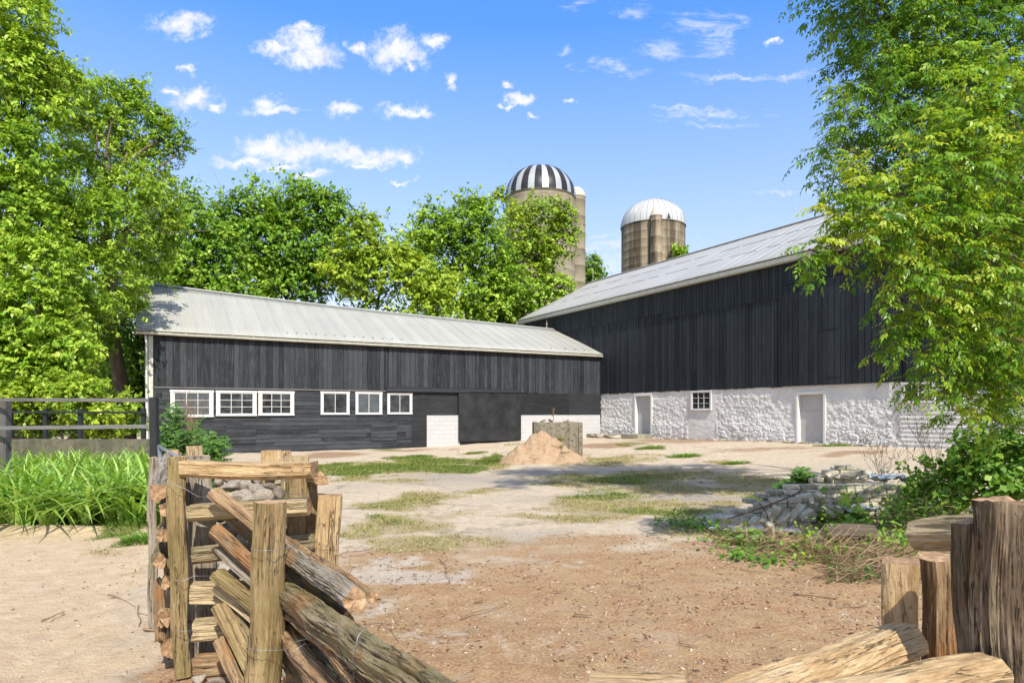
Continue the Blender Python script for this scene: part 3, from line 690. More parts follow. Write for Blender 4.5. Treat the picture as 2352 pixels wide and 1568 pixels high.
def window(parent, f, x0, x1, z0, z1, nx, nz, fw=0.11, gm='glass', base=0.02, sash=0.04):
    mb = MB()
    j = rng.uniform(-.01, .01)
    mb.box((x0-.02, base, z1-fw*.75), (x1+.02, base+.045, z1), f); mb.box((x0-.01, base, z0), (x1+.01, base+.065, z0+fw*.55), f)
    mb.box((x0, base, z0+fw*.55), (x0+fw, base+.04, z1-fw*.75), f); mb.box((x1-fw, base, z0+fw*.55), (x1, base+.04, z1-fw*.75), f)
    w = mb.build('window', M['white'], parent); bev(w, .004, 1)
    a, b, c, d = x0+fw, x1-fw, z0+fw*.55, z1-fw*.75
    mb = MB()
    for (q0, q1, w0, w1) in ((a, b, c, c+sash), (a, b, d-sash*.8, d), (a, a+sash, c+sash, d-sash*.8), (b-sash, b, c+sash, d-sash*.8)):
        mb.box((q0, base+.006, w0), (q1, base+.026, w1), f)
    A, B, Cc, D = a+sash, b-sash, c+sash, d-sash*.8
    for i in range(1, nx): q = A+(B-A)*i/nx; mb.box((q-.011, base+.007, Cc), (q+.011, base+.022, D), f)
    for i in range(1, nz):
        q = Cc+(D-Cc)*i/nz
        for k in range(nx):
            l0 = A+(B-A)*k/nx+(.011 if k else 0); l1 = A+(B-A)*(k+1)/nx-(.011 if k < nx-1 else 0)
            mb.box((l0, base+.008, q-.009), (l1, base+.020, q+.009), f)
    mb.build('sash', M['white'], w)
    mb = MB(); mb.box((a, base-.004, c), (b, base+.003, d), f); mb.build('pane', M[gm], w)
    return w
for (a, b, c, d, nx, nz, gm) in ((391,490,895.5,957.6,3,3,'glass_bright'),(496,589,897,955,3,3,'glass'),(593,675,898,954,3,3,'glass'),(736,802,899,952,2,1,'glass'),(816,877,900,951.6,2,1,'glass_bright'),(889,946,902,951,2,1,'glass')):
    uc, _ = fL(a, (c+d)/2); ud, _ = fL(b, (c+d)/2); z1 = fL((a+b)/2, c)[1]; z0 = fL((a+b)/2, d)[1]
    window(bx, mapL, uc, ud, z0, z1, nx, nz, fw=.11 if nx == 3 else .08, gm=gm, base=.022)
def zr(u): 
    k = (u-U0)/(0-U0); return ZR0+(ZR1-ZR0)*k-0.10*math.sin(math.pi*min(1, max(0, k))**.8)
fr = lambda t, s, z: (t, s, z)
roof('roof', fr, U0-.42, -.02, lambda t: (-.27, ZE-.02), lambda t: (HW, zr(t)), M['roof'], bx)
roof('rear_roof', fr, U0-.42, -.02, lambda t: (2*HW+.27, ZE-.02), lambda t: (HW+.02, zr(t)), M['roof'], bx)
mb = MB()
for i in range(24):
    a, b = U0-.44+(-U0+.42)*i/24, U0-.44+(-U0+.42)*(i+1)/24
    mb.hexa([(a, HW-.13, zr(a)-.035), (b-.003, HW-.13, zr(b)-.035), (b-.003, HW, zr(b)+.035), (a, HW, zr(a)+.035), (a, HW-.13, zr(a)-.015), (b-.003, HW-.13, zr(b)-.015), (b-.003, HW, zr(b)+.055), (a, HW, zr(a)+.055)])
mb.build('ridge_cap', M['roof'], bx)
# rake board at the far-left gable, fascia, gutter
mb = MB()
for s in (0, 1):
    y0, y1 = (-.27, HW) if s == 0 else (2*HW+.27, HW)
    mb.hexa([(U0-.42, y0, ZE-.22), (U0-.40, y0, ZE-.22), (U0-.40, y1, ZR0-.22), (U0-.42, y1, ZR0-.22), (U0-.42, y0, ZE-.055), (U0-.40, y0, ZE-.055), (U0-.40, y1, ZR0-.055), (U0-.42, y1, ZR0-.055)])
mb.build('rake_board', M['cream'], bx)
mb = MB(); mb.cur = .4; mb.box((U0-.4, -.16, ZE-.19), (-.02, -.14, ZE-.05)); mb.box((U0-.4, -.14, ZE-.19), (-.02, -.03, ZE-.17)); mb.build('fascia', M['rust'], bx)
gt = MB()
pr = [(-.155, -.085), (-.155, -.185), (-.175, -.205), (-.235, -.205), (-.262, -.15), (-.262, -.125), (-.256, -.125), (-.254, -.15), (-.232, -.198), (-.178, -.198), (-.162, -.18), (-.162, -.085)]
NS = 26; rows = []
for i in range(NS+1):
    u = U0-.40+(-U0+.37)*i/NS; sag = rng.uniform(-.006, .006)
    rows.append([gt.vert((u, y_, ZE+z_+sag+.04)) for (y_, z_) in pr])
for a, b in zip(rows, rows[1:]):
    for k in range(len(pr)): gt.face((a[k], a[(k+1) % len(pr)], b[(k+1) % len(pr)], b[k]))
gt.face(rows[0]); gt.face(rows[-1][::-1])
go = gt.build('gutter', M['cream'], bx)
u = U0+.35
while u < -.3:
    mb = MB(); mb.box((u-.014, -.265, ZE-.075), (u+.014, -.15, ZE-.067)); mb.box((u-.014, -.268, ZE-.11), (u+.014, -.264, ZE-.067)); mb.build('gutter_bracket', M['white'], go); u += rng.uniform(.75, .95)
for px in list(range(662, 940, 22))+[1270, 1302, 1325, 1347]:
    u = fL(px, 770)[0]; s = .1; y_ = -.27+(HW+.27)*s; z_ = ZE-.02+(zr(u)-ZE)*s
    mb = MB(); mb.box((u-.03, y_-.02, z_+.0), (u+.03, y_+.01, z_+.05)); mb.box((u-.03, y_-.02, z_+.05), (u+.03, y_+.05, z_+.056)); mb.build('snow_guard', M['grey_metal'], bx)
def rod(parent, x, y, z, ht=.45, ball=.045):
    mb = MB()
    for a in (0, 2.09, 4.19): mb.tube([(x+.10*math.cos(a), y+.10*math.sin(a), z-.06), (x, y, z+.14)], .008, 5)
    mb.tube([(x, y, z+.0), (x, y, z+ht)], [.010, .006], 6)
    prof = [(0.001, -ball)]+[(ball*math.sin(q), -ball*math.cos(q)) for q in [i*math.pi/8 for i in range(1, 8)]]+[(0.001, ball)]
    mb.lathe(prof, 10, (x, y, z+ht*.52)); return mb.build('lightning_rod', M['capbeige'], parent)
for px in (352, 757, 1066, 1255):
    # find u whose ridge point projects to px
    best = min(np.linspace(U0, -.1, 400), key=lambda u_: abs((lambda w: CX+FP*w.x/w.y)(loc2w((u_, HW, 7)))-px)); rod(bx, best, HW, zr(best)+.04)

# ------------------------------------------------------------------ tall barn
tb = empty('tall_barn', O, BROT); VF = 7.9; VN = -21.0; TE = 7.42; TW = 5.25; TRZ = 10.3
tag(tb, 'tall blue-black boarded barn on a whitewashed rubble foundation', 'barn')
zf = 2.58
mb = MB(); mb.cur = .1; mb.box((.03, VN+.04, zf-.02), (2*TW-.03, VF-.03, TE-.15)); mb.box((.24, VN+.04, -.3), (2*TW-.03, VF-.03, zf-.021)); mb.build('frame', M['black_iron'], tb)  # shell coloured black so the gaps between boards carry painted shade
vs1 = fR(1799, 683)[0]; v2 = fR(1530, 700)[0]; zs2 = 5.95
vdoorN = fR(2075, 700)[0]
mb = MB()
planksV(mb, mapR, VN, vdoorN, zf-.02, TE-.12, base=.03, wid=(.16, .27), jit=.014)
planksV(mb, mapR, vs1, VF, lambda v: 5.9 if v < v2 else 6.15, TE-.12, base=.052, wid=(.13, .2), jag=.02, jit=.006)
planksV(mb, mapR, vs1, VF, zf-.02, lambda v: 5.95 if v < v2 else 6.2, base=.012, wid=(.15, .24), jag=.04, jit=.024, gap=.02)
planksV(mb, mapR, vdoorN, vs1, 6.40, TE-.12, base=.052, wid=(.13, .2), jag=.01, jit=.006)
mb.build('board_wall', M['board_tall'], tb)
mb = MB(); planksV(mb, mapR, vdoorN, vs1-.03, zf+.0, 6.34, base=.085, wid=(.17, .26), jag=.02, jit=.016, gap=.018)
bd = mb.build('sliding_door', M['board_tall'], tb)
mb = MB(); mb.box((vdoorN, .05, 6.365), (vs1, .14, 6.395), mapR); mb.build('door_track', M['black_iron'], bd)
va, za = fR(1889, 759); vb, zb_ = fR(1931, 872)
mb = MB(); planksV(mb, mapR, vb, va, zb_+.15, za, base=.074, wid=(.2, .26), jag=.0, jit=.006); hh_ = mb.build('hatch', M['board_tall'], tb)
mb = MB(); mb.box((vb-.03, .085, zb_+.10), (va+.03, .125, zb_+.145), mapR); mb.build('hatch_batten', M['board_tall'], hh_)
mb = MB(); mb.box((vb-.03, .085, za), (va+.03, .13, za+.04), mapR); mb.build('hatch_batten', M['board_tall'], hh_)
mb = MB(); mb.tube([mapR(va-.35, .1, za-.12), mapR(va-.1, .11, za-.1), mapR(va-.05, .11, za-.2)], .012, 6); mb.build('latch', M['black_iron'], hh_)
# foundation: displaced grid with openings
d1 = (fR(1495, 950)[0], fR(1461, 950)[0], fR(1478, 909)[1], fR(1478, 995)[1])
d2_ = (fR(1892, 950)[0], fR(1834, 950)[0], fR(1863, 905)[1], fR(1863, 1016)[1])
win1 = (fR(1636, 920)[0], fR(1588, 920)[0], fR(1611, 897)[1], fR(1611, 942)[1])
win2 = (fR(2150, 900)[0], fR(2074, 900)[0], fR(2110, 877)[1], fR(2110, 925)[1])
vcor = fR(2066, 950)[0]
vv = np.arange(VN, .04, .027); vv[-1] = -.01; zz = np.arange(-.25, zf+.02, .025)
VV, ZZ = np.meshgrid(vv, zz); v_, z_ = VV.ravel(), ZZ.ravel()
wxx = v_+(fbm(v_*3, z_*3, 3, 1)-.5)*.3; wzz = z_+(fbm(v_*3, z_*3, 3, 7)-.5)*.16
f1, f2, idn = worley(wxx/.36, wzz/.21, 3)
g1, g2_, _ = worley(wxx/.15+3, wzz/.11, 9)
st = sst(0, .22, f2-f1)*.035+idn*.035+sst(0, .3, g2_-g1)*.012
ru = (fbm(v_*7, z_*9, 5, 11)-.5)*.075+(fbm(v_*19, z_*22, 4, 12)-.5)*.05
k_low = sst(1.35, .65, z_+(fbm(v_*.5, z_*0+3, 2, 5)-.5)*.7); k_top = sst(2.5, 2.0, z_+(fbm(v_*.8, z_*0, 3, 6)-.5)*.6)
rough_ = k_low*st+(.25+.75*k_top)*(1-.4*k_low)*ru
for zl, wl in ((1.86, .014), (1.46, .012), (2.2, .008), (1.02, .010)):
    rough_ = rough_+wl*np.exp(-((z_-zl-.02*np.sin(v_*.7))/.018)**2)*(fbm(v_*1.5, z_*0+zl, 2, 4) > .38)
smooth_rect = ((v_ > win1[0]-.25) & (v_ < win1[1]+.22)) | ((v_ > d2_[0]-.1) & (v_ < d2_[1]+.18) & (z_ > d2_[2]-.0))
rough_ = np.where(smooth_rect, (fbm(v_*4, z_*8, 3, 2)-.5)*.02+.015, rough_)
cor = v_ < vcor
rough_ = np.where(cor, .035+.014*np.clip(np.sin(z_*2*math.pi/.14), -.6, 1)+(fbm(v_*.6, z_*3, 2, 3)-.5)*.02, rough_)
rough_ = rough_*.8
out_ = -.005+rough_
fvx = (VV[:-1, :-1]+VV[1:, 1:])/2; fzz = (ZZ[:-1, :-1]+ZZ[1:, 1:])/2; keep = np.ones(fvx.shape, bool)
for (a, b, zt_, zb_) in (d1, d2_): keep &= ~((fvx > a) & (fvx < b) & (fzz < zt_) & (fzz > zb_-.02))
nn = len(vv); id_ = (np.arange(len(zz)-1)[:, None]*nn+np.arange(nn-1)[None, :])[keep]
fo = np_obj('foundation_wall', np.stack([-out_, v_, z_], 1), np.stack([id_, id_+nn, id_+nn+1, id_+1], 1), M['whitewash'], tb, smooth=True)
for (a, b, zt_, zb_), (name, deep, fw) in zip((d1, d2_), (('plain_door', .12, .11), ('plain_door', .13, .09))):
    mb = MB()
    mb.box((a-.02, -deep-.05, zb_-.1), (b+.02, -deep, (zb_+zt_)/2+.28), mapR); mb.box((a-.02, -deep-.05, (zb_+zt_)/2+.285), (b+.02, -deep+.002, zt_+.05), mapR)
    dd = mb.build('door', M['door_grey'], tb); bev(dd, .004, 1)
    mb = MB()
    mb.box((a-fw, -deep, zb_-.05), (a+.0, .045, zt_), mapR); mb.box((b, -deep, zb_-.05), (b+fw, .045, zt_), mapR); mb.box((a-fw, -deep, zt_), (b+fw, .05, zt_+fw*1.2), mapR)
    bev(mb.build('door_frame', M['white'], dd), .006, 1)
mb = MB(); a, b, zt_, zb_ = d2_
pts = [(a-.2, -.12), (b+.22, -.12), (b+.22, .16), (a-.2, .18)]
for i in range(8):
    p0 = a-.2+(b-a+.42)*i/8; p1 = a-.2+(b-a+.42)*(i+1)/8; q = lambda p: zb_-.01-.05*math.sin(math.pi*min(1, max(0, (p-a)/(b-a))))
    mb.hexa([mapR(*t) for t in ((p0, -.14, zb_-.4), (p1, -.14, zb_-.4), (p1, .17, zb_-.4), (p0, .17, zb_-.4), (p0, -.14, q(p0)), (p1, -.14, q(p1)), (p1, .16, q(p1)), (p0, .16, q(p0)))])
mb.build('doorstep', M['white'], tb)
window(tb, mapR, win1[0], win1[1], win1[3], win1[2], 3, 3, fw=.085, base=.02, sash=.03)
window(tb, mapR, win2[0], win2[1], win2[3], win2[2], 4, 2, fw=.07, base=.03, sash=.03)
# roof with a slightly proud upper course line
fr2 = lambda t, s, z: (s, t, z)
roof('roof', fr2, VN-.4, VF+.45, lambda t: (-.38, TE-.02), lambda t: (TW, TRZ), M['roof2'], tb)
roof('rear_roof', fr2, VN-.4, VF+.45, lambda t: (2*TW+.38, TE-.02), lambda t: (TW+.02, TRZ), M['roof2'], tb)
mb = MB()
for s in (.36, .68):
    t = VN-.3
    while t < VF+.3:
        l = rng.uniform(.5, 1.6); yy = -.38+(TW+.38)*s; zq = TE-.02+(TRZ-TE+.02)*s
        mb.hexa([(yy-.01, t, zq-.004+.012), (yy+.012, t, zq+.01), (yy+.012, t+l, zq+.01), (yy-.01, t+l, zq+.008), (yy-.01, t, zq+.022), (yy+.012, t, zq+.03), (yy+.012, t+l, zq+.03), (yy-.01, t+l, zq+.022)]); t += l+rng.uniform(.05, .9)
mb.build('roof_seam', M['grey_metal'], tb)
mb = MB(); mb.box((TW-.14, VN-.4, TRZ-.03), (TW-.01, VF+.45, TRZ+.03)); mb.box((TW+.01, VN-.4, TRZ-.03), (TW+.14, VF+.45, TRZ+.031)); bev(mb.build('ridge_cap', M['roof2'], tb), .02)
mb = MB(); mb.box((-.34, VN-.38, TE-.24), (-.31, VF+.43, TE-.07)); mb.box((-.31, VN-.38, TE-.24), (-.03, VF+.43, TE-.22)); mb.build('fascia', M['cream'], tb)
mb = MB()
for x0, x1 in ((-.38, TW), (2*TW+.38, TW)):
    mb.hexa([(x0, VF+.41, TE-.24), (x1, VF+.41, TRZ-.24), (x1, VF+.44, TRZ-.24), (x0, VF+.44, TE-.24), (x0, VF+.41, TE-.055), (x1, VF+.41, TRZ-.055), (x1, VF+.44, TRZ-.055), (x0, VF+.44, TE-.055)])
mb.build('rake_board', M['cream'], tb)
mb = MB(); mb.cur = .2
i0 = [mb.vert(p) for p in ((0, VN+.02, TE-.2), (2*TW, VN+.02, TE-.2), (TW, VN+.02, TRZ-.1), (0, VF-.02, TE-.2), (2*TW, VF-.02, TE-.2), (TW, VF-.02, TRZ-.1))]
mb.face((i0[0], i0[1], i0[2])); mb.build('gable_wall', M['board_tall'], tb)
mb = MB(); mb.cur = .2; i0 = [mb.vert(p) for p in ((0, VF-.02, TE-.2), (2*TW, VF-.02, TE-.2), (TW, VF-.02, TRZ-.1))]
mb.face((i0[1], i0[0], i0[2])); mb.build('gable_wall', M['board_tall'], tb)
mb = MB(); i0 = [mb.vert(p) for p in ((U0+.05, 0.06, ZE-.12), (U0+.05, 2*HW-.06, ZE-.12), (U0+.05, HW, ZR0-.12))]; mb.face(i0); mb.build('gable_infill', M['board'], bx)
for px, hh2 in ((1341, 1.0), (1602, 1.15), (1826, 1.2)):
    best = min(np.linspace(VN, VF, 800), key=lambda q: abs((lambda w: CX+FP*w.x/w.y)(loc2w((TW, q, TRZ)))-px)); rod(tb, TW, best, TRZ+.03, hh2, .04)

# ------------------------------------------------------------------ silos
def silo(name, label, px, Y, Rr, zrim, domeh, wallm, stripes, chute):
    X0 = (px-CX)/FP*Y; root = empty(name, (X0, Y, 0)); tag(root, label, 'silo')
    mb = MB(); prof = [(Rr, -.3)]
    z = 0.0
    while z < zrim: prof += [(Rr, z), (Rr+.004, z+.01), (Rr+.004, z+.02), (Rr, z+.03)]; z += .76
    prof += [(Rr, zrim-.06), (Rr+.05, zrim-.06), (Rr+.05, zrim+.04), (Rr-.05, zrim+.06)]
    mb.lathe(prof, 72); mb.build('silo_wall', wallm, root, True)
    mb = MB(); ns = 32; N = ns*3; pr_ = [((Rr+.07)*math.cos(q)**.92 if math.cos(q) > 0 else .001, zrim+.02+domeh*math.sin(q)) for q in [i*math.pi/2/16 for i in range(17)]]
    pr_[-1] = (.001, zrim+.02+domeh)
    mb.lathe(pr_, N, mf=(lambda k, i: (k//3) % 2) if stripes else None)
    do = mb.build('dome', [M['domestripe'], M['domeblack']] if stripes else [M['domewhite']], root, True)
    mb = MB()
    for k in range(ns):
        a = 2*math.pi*k/ns; mb.tube([((r_+.012)*math.cos(a), (r_+.012)*math.sin(a), z_+.006) for (r_, z_) in pr_[:-1]], .016, 4)
    mb.build('dome_rib', M['domeblack'] if stripes else M['grey_metal'], do)
    ang, cr, ztop, cap = chute; cx_, cy_ = (Rr+cr*.55)*math.cos(ang), (Rr+cr*.55)*math.sin(ang)
    mb = MB(); pr2 = [(cr, -.2)]; z = 0
    while z < ztop: pr2 += [(cr, z), (cr+.012, z+.015), (cr, z+.03)]; z += 1.45
    pr2 += [(cr, ztop)]
    mb.lathe(pr2, 28, (cx_, cy_, 0)); ch = mb.build('chute', wallm if not stripes else M['silo_light'], root, True)
    mb = MB()
    if cap == 'dome': pc = [((cr+.04)*math.cos(q), ztop+.95*math.sin(q)) for q in [i*math.pi/2/8 for i in range(9)]]; pc[-1] = (.001, pc[-1][1])
    else: pc = [(cr+.05, ztop-.02), (cr+.03, ztop+.08), (cr*.6, ztop+.75), (.001, ztop+.8)]
    mb.lathe(pc, 24, (cx_, cy_, 0)); mb.build('chute_cap', M['capbeige'], ch, True)
    return root
silo('striped_silo', 'tall concrete silo with black and white striped dome behind the leafy trees', 1241, 58, 2.98, 20.1, 2.75, M['silo_light'], True, (R(20), .82, 20.6, 'dome'))
s2 = silo('white_domed_silo', 'stained concrete silo with white dome rising over the tall barn roof', 1500, 63.5, 2.98, 19.1, 2.6, M['silo'], False, (R(-97), .52, 19.3, 'cone'))
# a small torn gap at the white dome's rim
mb = MB(); q = [mb.vert(p) for p in ((.62, -2.99, 19.16), (1.0, -2.92, 19.16), (.80, -2.93, 19.75))]; q2 = [mb.vert(p) for p in ((.62, -2.6, 19.16), (1.0, -2.6, 19.16), (.80, -2.6, 19.6))]
mb.face(q); mb.face((q[0], q2[0], q2[2], q[2])); mb.face((q[1], q[2], q2[2], q2[1])); mb.build('vent_opening', M['black_iron'], s2)
# ------------------------------------------------------------------ foliage
def unit(v): return v/np.maximum(np.linalg.norm(v, axis=-1, keepdims=True), 1e-9)
def leaf_geo(Pn, N, L, Wd, g, droop=0.0, T=None):
    """four-cornered pointed leaves with their normals near N"""
    n = len(Pn); N = unit(N)
    t = g.normal(size=(n, 3)) if T is None else T+g.normal(size=(n, 3))*0.3
    t = unit(t-N*np.sum(t*N, 1, keepdims=True)); b = np.cross(N, t)
    L = np.broadcast_to(np.asarray(L, float).reshape(-1, 1), (n, 1)); Wd = np.broadcast_to(np.asarray(Wd, float).reshape(-1, 1), (n, 1))
    v0 = Pn-t*L*.5; v1 = Pn+b*Wd*.5+t*L*-.05; v2 = Pn+t*L*.5-N*L*droop; v3 = Pn-b*Wd*.5+t*L*-.05
    V = np.stack([v0, v1, v2, v3], 1).reshape(-1, 3)
    return V
def quads(n): return np.arange(n*4, dtype=np.int32).reshape(n, 4)
def noise3(p, seed):
    return (vn2(p[:, 0]+p[:, 2]*.61, p[:, 1]+p[:, 2]*.83+seed*3.1, seed)+vn2(p[:, 0]*.7-p[:, 1]*.5, p[:, 2]*1.1+seed, seed+5))*.5
def crown_geo(lobes, seed, sub=0.75, L=0.2, Wd=0.12, dens=42, inner=0.5, cull=True):
    """clusters of drooping leaf sprays through an uneven shell round every lobe, with gaps between them"""
    g = np.random.default_rng(seed); PP, NN, CC = [], [], []; rc = sub*.46
    for (c, r) in lobes:
        c = np.array(c); ns = int(46*(r/sub)**2)+12
        d = unit(g.normal(size=(ns, 3))+np.array([0, -.1, .12]))
        if cull: d = d[(d[:, 1] < .35) | (g.random(ns) < .4)]
        bulge = 1+.55*(noise3(d*1.8+c*.3, seed)-.5)+.35*(noise3(d*4+c*.7, seed+2)-.5)
        cs = c+d*(r*bulge*(.50+.52*g.random(len(d))**.7))[:, None]*np.array([1, 1, .92])
        keep = noise3(cs/sub*.42, seed+9) > .412-.11*g.random(len(cs)); cs, d = cs[keep], d[keep]; k_ = len(cs)
        m_ = max(6, int(dens*.52)); sp = unit(d*np.array([1, 1, .3])+g.normal(size=(k_, 3))*.55+np.array([0, 0, .05])); ln = rc*(.9+1.1*g.random(k_))
        t = g.random((k_, m_)); p = cs[:, None]+sp[:, None]*((t-.35)*ln[:, None]*1.5)[..., None]+g.normal(size=(k_, m_, 3))*rc*np.array([.30, .30, .17])*(1-.35*t)[..., None]
        p[..., 2] -= (t**2)*ln[:, None]*.45
        N = sp[:, None]*.25+d[:, None]*.3+np.array([0, -.15, .85])+g.normal(size=(k_, m_, 3))*.36
        tone = .5+.9*(noise3(cs*.5, seed+20)-.5)+.16*g.normal(size=k_)
        PP.append(p.reshape(-1, 3)); NN.append(N.reshape(-1, 3)); CC.append(np.clip(tone[:, None]+.13*g.normal(size=(k_, m_))+.1*t, 0, 1).ravel())
        nsp = int(6+r*r*4); e = unit(g.normal(size=(nsp, 3))+np.array([0, -.3, .35])); s_ = c+e*r*(.85+.25*g.random((nsp, 1))); dd = unit(e+np.array([0, 0, .15])+g.normal(size=(nsp, 3))*.5); Ls = sub*(.5+.8*g.random(nsp))*min(1.0, r/sub)
        m_ = 14; tt = g.random((nsp, m_)); p = s_[:, None]+dd[:, None]*(tt*Ls[:, None])[..., None]+g.normal(size=(nsp, m_, 3))*L*.5; p[..., 2] -= tt**2*Ls[:, None]*.35
        PP.append(p.reshape(-1, 3)); NN.append(g.normal(size=(nsp*m_, 3))*.6+np.array([0, -.2, .8])); CC.append(np.clip(.6+.2*g.normal(size=nsp*m_), 0, 1))
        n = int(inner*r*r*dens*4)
        e = unit(g.normal(size=(n, 3))); PP.append(c+e*r*.72*g.random((n, 1))**.5); NN.append(g.normal(size=(n, 3))); CC.append(g.random(n)*.35)  # inner leaves toned dark: the crown's interior shade put into their colour
    Pn = np.concatenate(PP); N = np.concatenate(NN); Cn = np.concatenate(CC); n = len(Pn)
    sz = .6+.75*g.random(n)
    V = leaf_geo(Pn, N, L*sz, Wd*sz, g, .2, g.normal(size=(n, 3))*.8+np.array([0, 0, -.9]))
    return V, quads(n), np.repeat(Cn, 4)
def lob(px, py, r, Y): return (tuple(P(px, py, Y)), r/FP*Y)
def branch_pts(a, b, g, k=7, wob=.05, sag=.0):
    a, b = Vector(a), Vector(b); Lh = (b-a).length; out = []
    w = [Vector((g.normal(), g.normal(), g.normal()*.5)) for _ in range(3)]
    for i in range(k+1):
        t = i/k; q = a.lerp(b, t); q.z += sag*math.sin(math.pi*t)*Lh
        for j in range(3): q += w[j]*wob*Lh*math.sin(math.pi*(j+1)*t)*(.6/(j+1))
        out.append(q)
    return out
def tree(name, label, base, lobes, m, seed, group=None, r0=.28, trunk_top=None, cat='tree', **kw):
    g = np.random.default_rng(seed+99)
    root = empty(name, base); tag(root, label, cat, group); b = Vector(base)
    V, F, Cn = crown_geo(lobes, seed, **kw); V = V-np.array(base)
    np_obj('crown', V, F, m, root, dict(rnd=Cn))
    cs = [Vector(c) for c, r in lobes]; cen = sum(cs, Vector())/len(cs)
    top = Vector(trunk_top) if trunk_top else Vector((cen.x*.7+b.x*.3, cen.y*.8+b.y*.2, max(c.z for c in cs)*.72))
    mb = MB(); pts = branch_pts(b-Vector((0, 0, .2)), top, g, 9, .02); mb.tube([p-b for p in pts], [r0*(1-.75*i/9) for i in range(10)], 10)
    for c in cs:
        k = min(range(10), key=lambda i: abs(pts[i].z-(c.z-(c-b).length*.25))); k = max(2, k); s = pts[k]
        q = branch_pts(s, c, g, 6, .05, .05); ra = r0*(1-.75*k/9)*.5
        mb.tube([p-b for p in q], [ra*(1-.8*i/6) for i in range(7)], 6)
        for _ in range(3):
            e = c+Vector((g.normal(), g.normal(), g.normal()))*1.0*min(1.0, (c-s).length*.25); q2 = branch_pts(q[3], e, g, 4, .08)
            mb.tube([p-b for p in q2], [ra*.4*(1-.8*i/4) for i in range(5)], 5)
    mb.build('trunk', M['bark'], root, True)
    return root
G0 = lambda x, y: (x, y, float(h(x, y)))
# tall trees at the far left
tree('maple_tree', 'tallest yellow-green tree at the photo\'s left edge', G0(-16.5, 22.5),
     [lob(*a, Y) for a, Y in (((30,40,95),21),((-60,60,150),22),((60,130,80),21),((10,200,120),21),((90,250,80),21.5),((-70,330,160),21),((40,370,110),20.5),((110,170,45),22),((95,25,32),22),((150,180,45),22.5))], M['leaf_a'], 1, sub=.62, L=.17, Wd=.075, dens=44, r0=.35)
tree('ash_tree', 'broad spring-green tree spreading over the low barn\'s gable end', G0(-15.2, 26.5),
     [lob(*a, Y) for a, Y in (((185,230,60),25),((250,240,65),26.5),((310,215,36),27),((330,290,70),27),((390,320,42),27),((340,370,60),27),((415,335,20),27),((230,330,85),26),((180,420,95),24.5),((290,430,70),25.5),((370,430,40),27),((385,290,22),27),((345,455,26),24),((350,500,55),27.5),((240,520,110),23),((120,520,110),22.5),((330,590,70),28),((230,640,95),23),((390,500,30),28),((380,560,35),29))], M['leaf_a'], 2, sub=.58, L=.165, Wd=.07, dens=38, inner=.3, r0=.33, trunk_top=tuple(P(245, 350, 24.6)))
tree('ash_tree', 'full leafy tree low beside the white downpipe, its boughs over the dark fence', G0(-15.0, 21.0),
     [lob(*a, Y) for a, Y in (((30,500,110),20),((-40,620,130),20),((90,620,100),19.5),((170,700,75),21),((255,690,52),26),((290,660,36),27),((60,730,110),19),((150,790,80),19.3),((210,770,52),24.5),((20,840,110),19),((120,870,80),19),((190,850,46),22.5),((-60,760,120),19),((308,694,16),25.6),((322,700,10),25.0))], M['leaf_a'], 3, sub=.48, L=.15, Wd=.072, dens=42, inner=.3, r0=.25)
tree('yellow_shrub', 'bright yellow-green shrub behind the grey paddock fence', G0(-12.5, 18.4),
     [lob(*a, Y) for a, Y in (((90,930,60),17.6),((165,930,60),17.4),((240,930,48),17.6),((292,930,30),18.5),((40,940,55),18),((210,900,40),18),((130,905,50),18),((255,975,22),18),((-20,940,60),18))], M['leaf_y'], 4, sub=.34, L=.13, Wd=.075, dens=34, r0=.06, cat='shrub')
tree('dark_shrub', 'dark shaded shrub low behind the low concrete wall', G0(-12.5, 19.5), [lob(*a, 18.8) for a in ((20,985,40),(80,990,36),(140,985,38),(200,985,36),(260,985,34),(310,975,26),(-40,980,50),(110,960,40),(230,955,36))], M['leaf_b'], 14, sub=.4, L=.13, Wd=.07, dens=26, r0=.04, cat='shrub')
tree('dark_tree', 'dark shaded tree in the gap beside the low barn\'s corner', G0(-16.6, 31), [lob(*a, Y) for a, Y in (((280,760,55),31),((300,840,45),31),((250,820,60),32),((310,900,35),31),((230,900,60),32),((290,700,40),32))], M['leaf_b'], 5, sub=.8, L=.22, Wd=.12, dens=34, inner=.5, r0=.22)
bk = 'trees behind the low barn'
tree('maple_tree', 'narrow mid-green tree next to the big ash, behind the low barn\'s left part', G0(-20.5, 38), [lob(*a, 37) for a in ((430,480,45),(450,540,75),(400,600,70),(470,620,85),(440,700,90),(380,660,60),(520,690,80),(500,560,50))], M['leaf_b'], 6, bk, sub=.85, L=.26, Wd=.15, dens=22, r0=.3)
tree('maple_tree', 'widest round mid-green tree in the row behind the low barn', G0(-14.5, 42), [lob(*a, 41) for a in ((540,510,60),(600,500,75),(670,470,60),(720,480,55),(765,470,35),(780,520,45),(620,580,100),(700,570,90),(560,640,90),(660,670,90),(760,620,70),(690,455,30),(580,700,80))], M['leaf_b'], 7, bk, sub=.85, L=.27, Wd=.16, dens=22, r0=.36)
tree('maple_tree', 'yellowish tree with visible trunk behind the middle of the low barn roof', G0(-9.0, 40), [lob(*a, 39) for a in ((850,520,38),(830,570,60),(890,570,50),(800,640,65),(880,650,80),(950,640,60),(980,690,60),(900,720,70),(820,710,60),(930,590,35),(1010,660,45))], M['leaf_y'], 8, bk, sub=.8, L=.25, Wd=.14, dens=28, inner=.5, r0=.25)
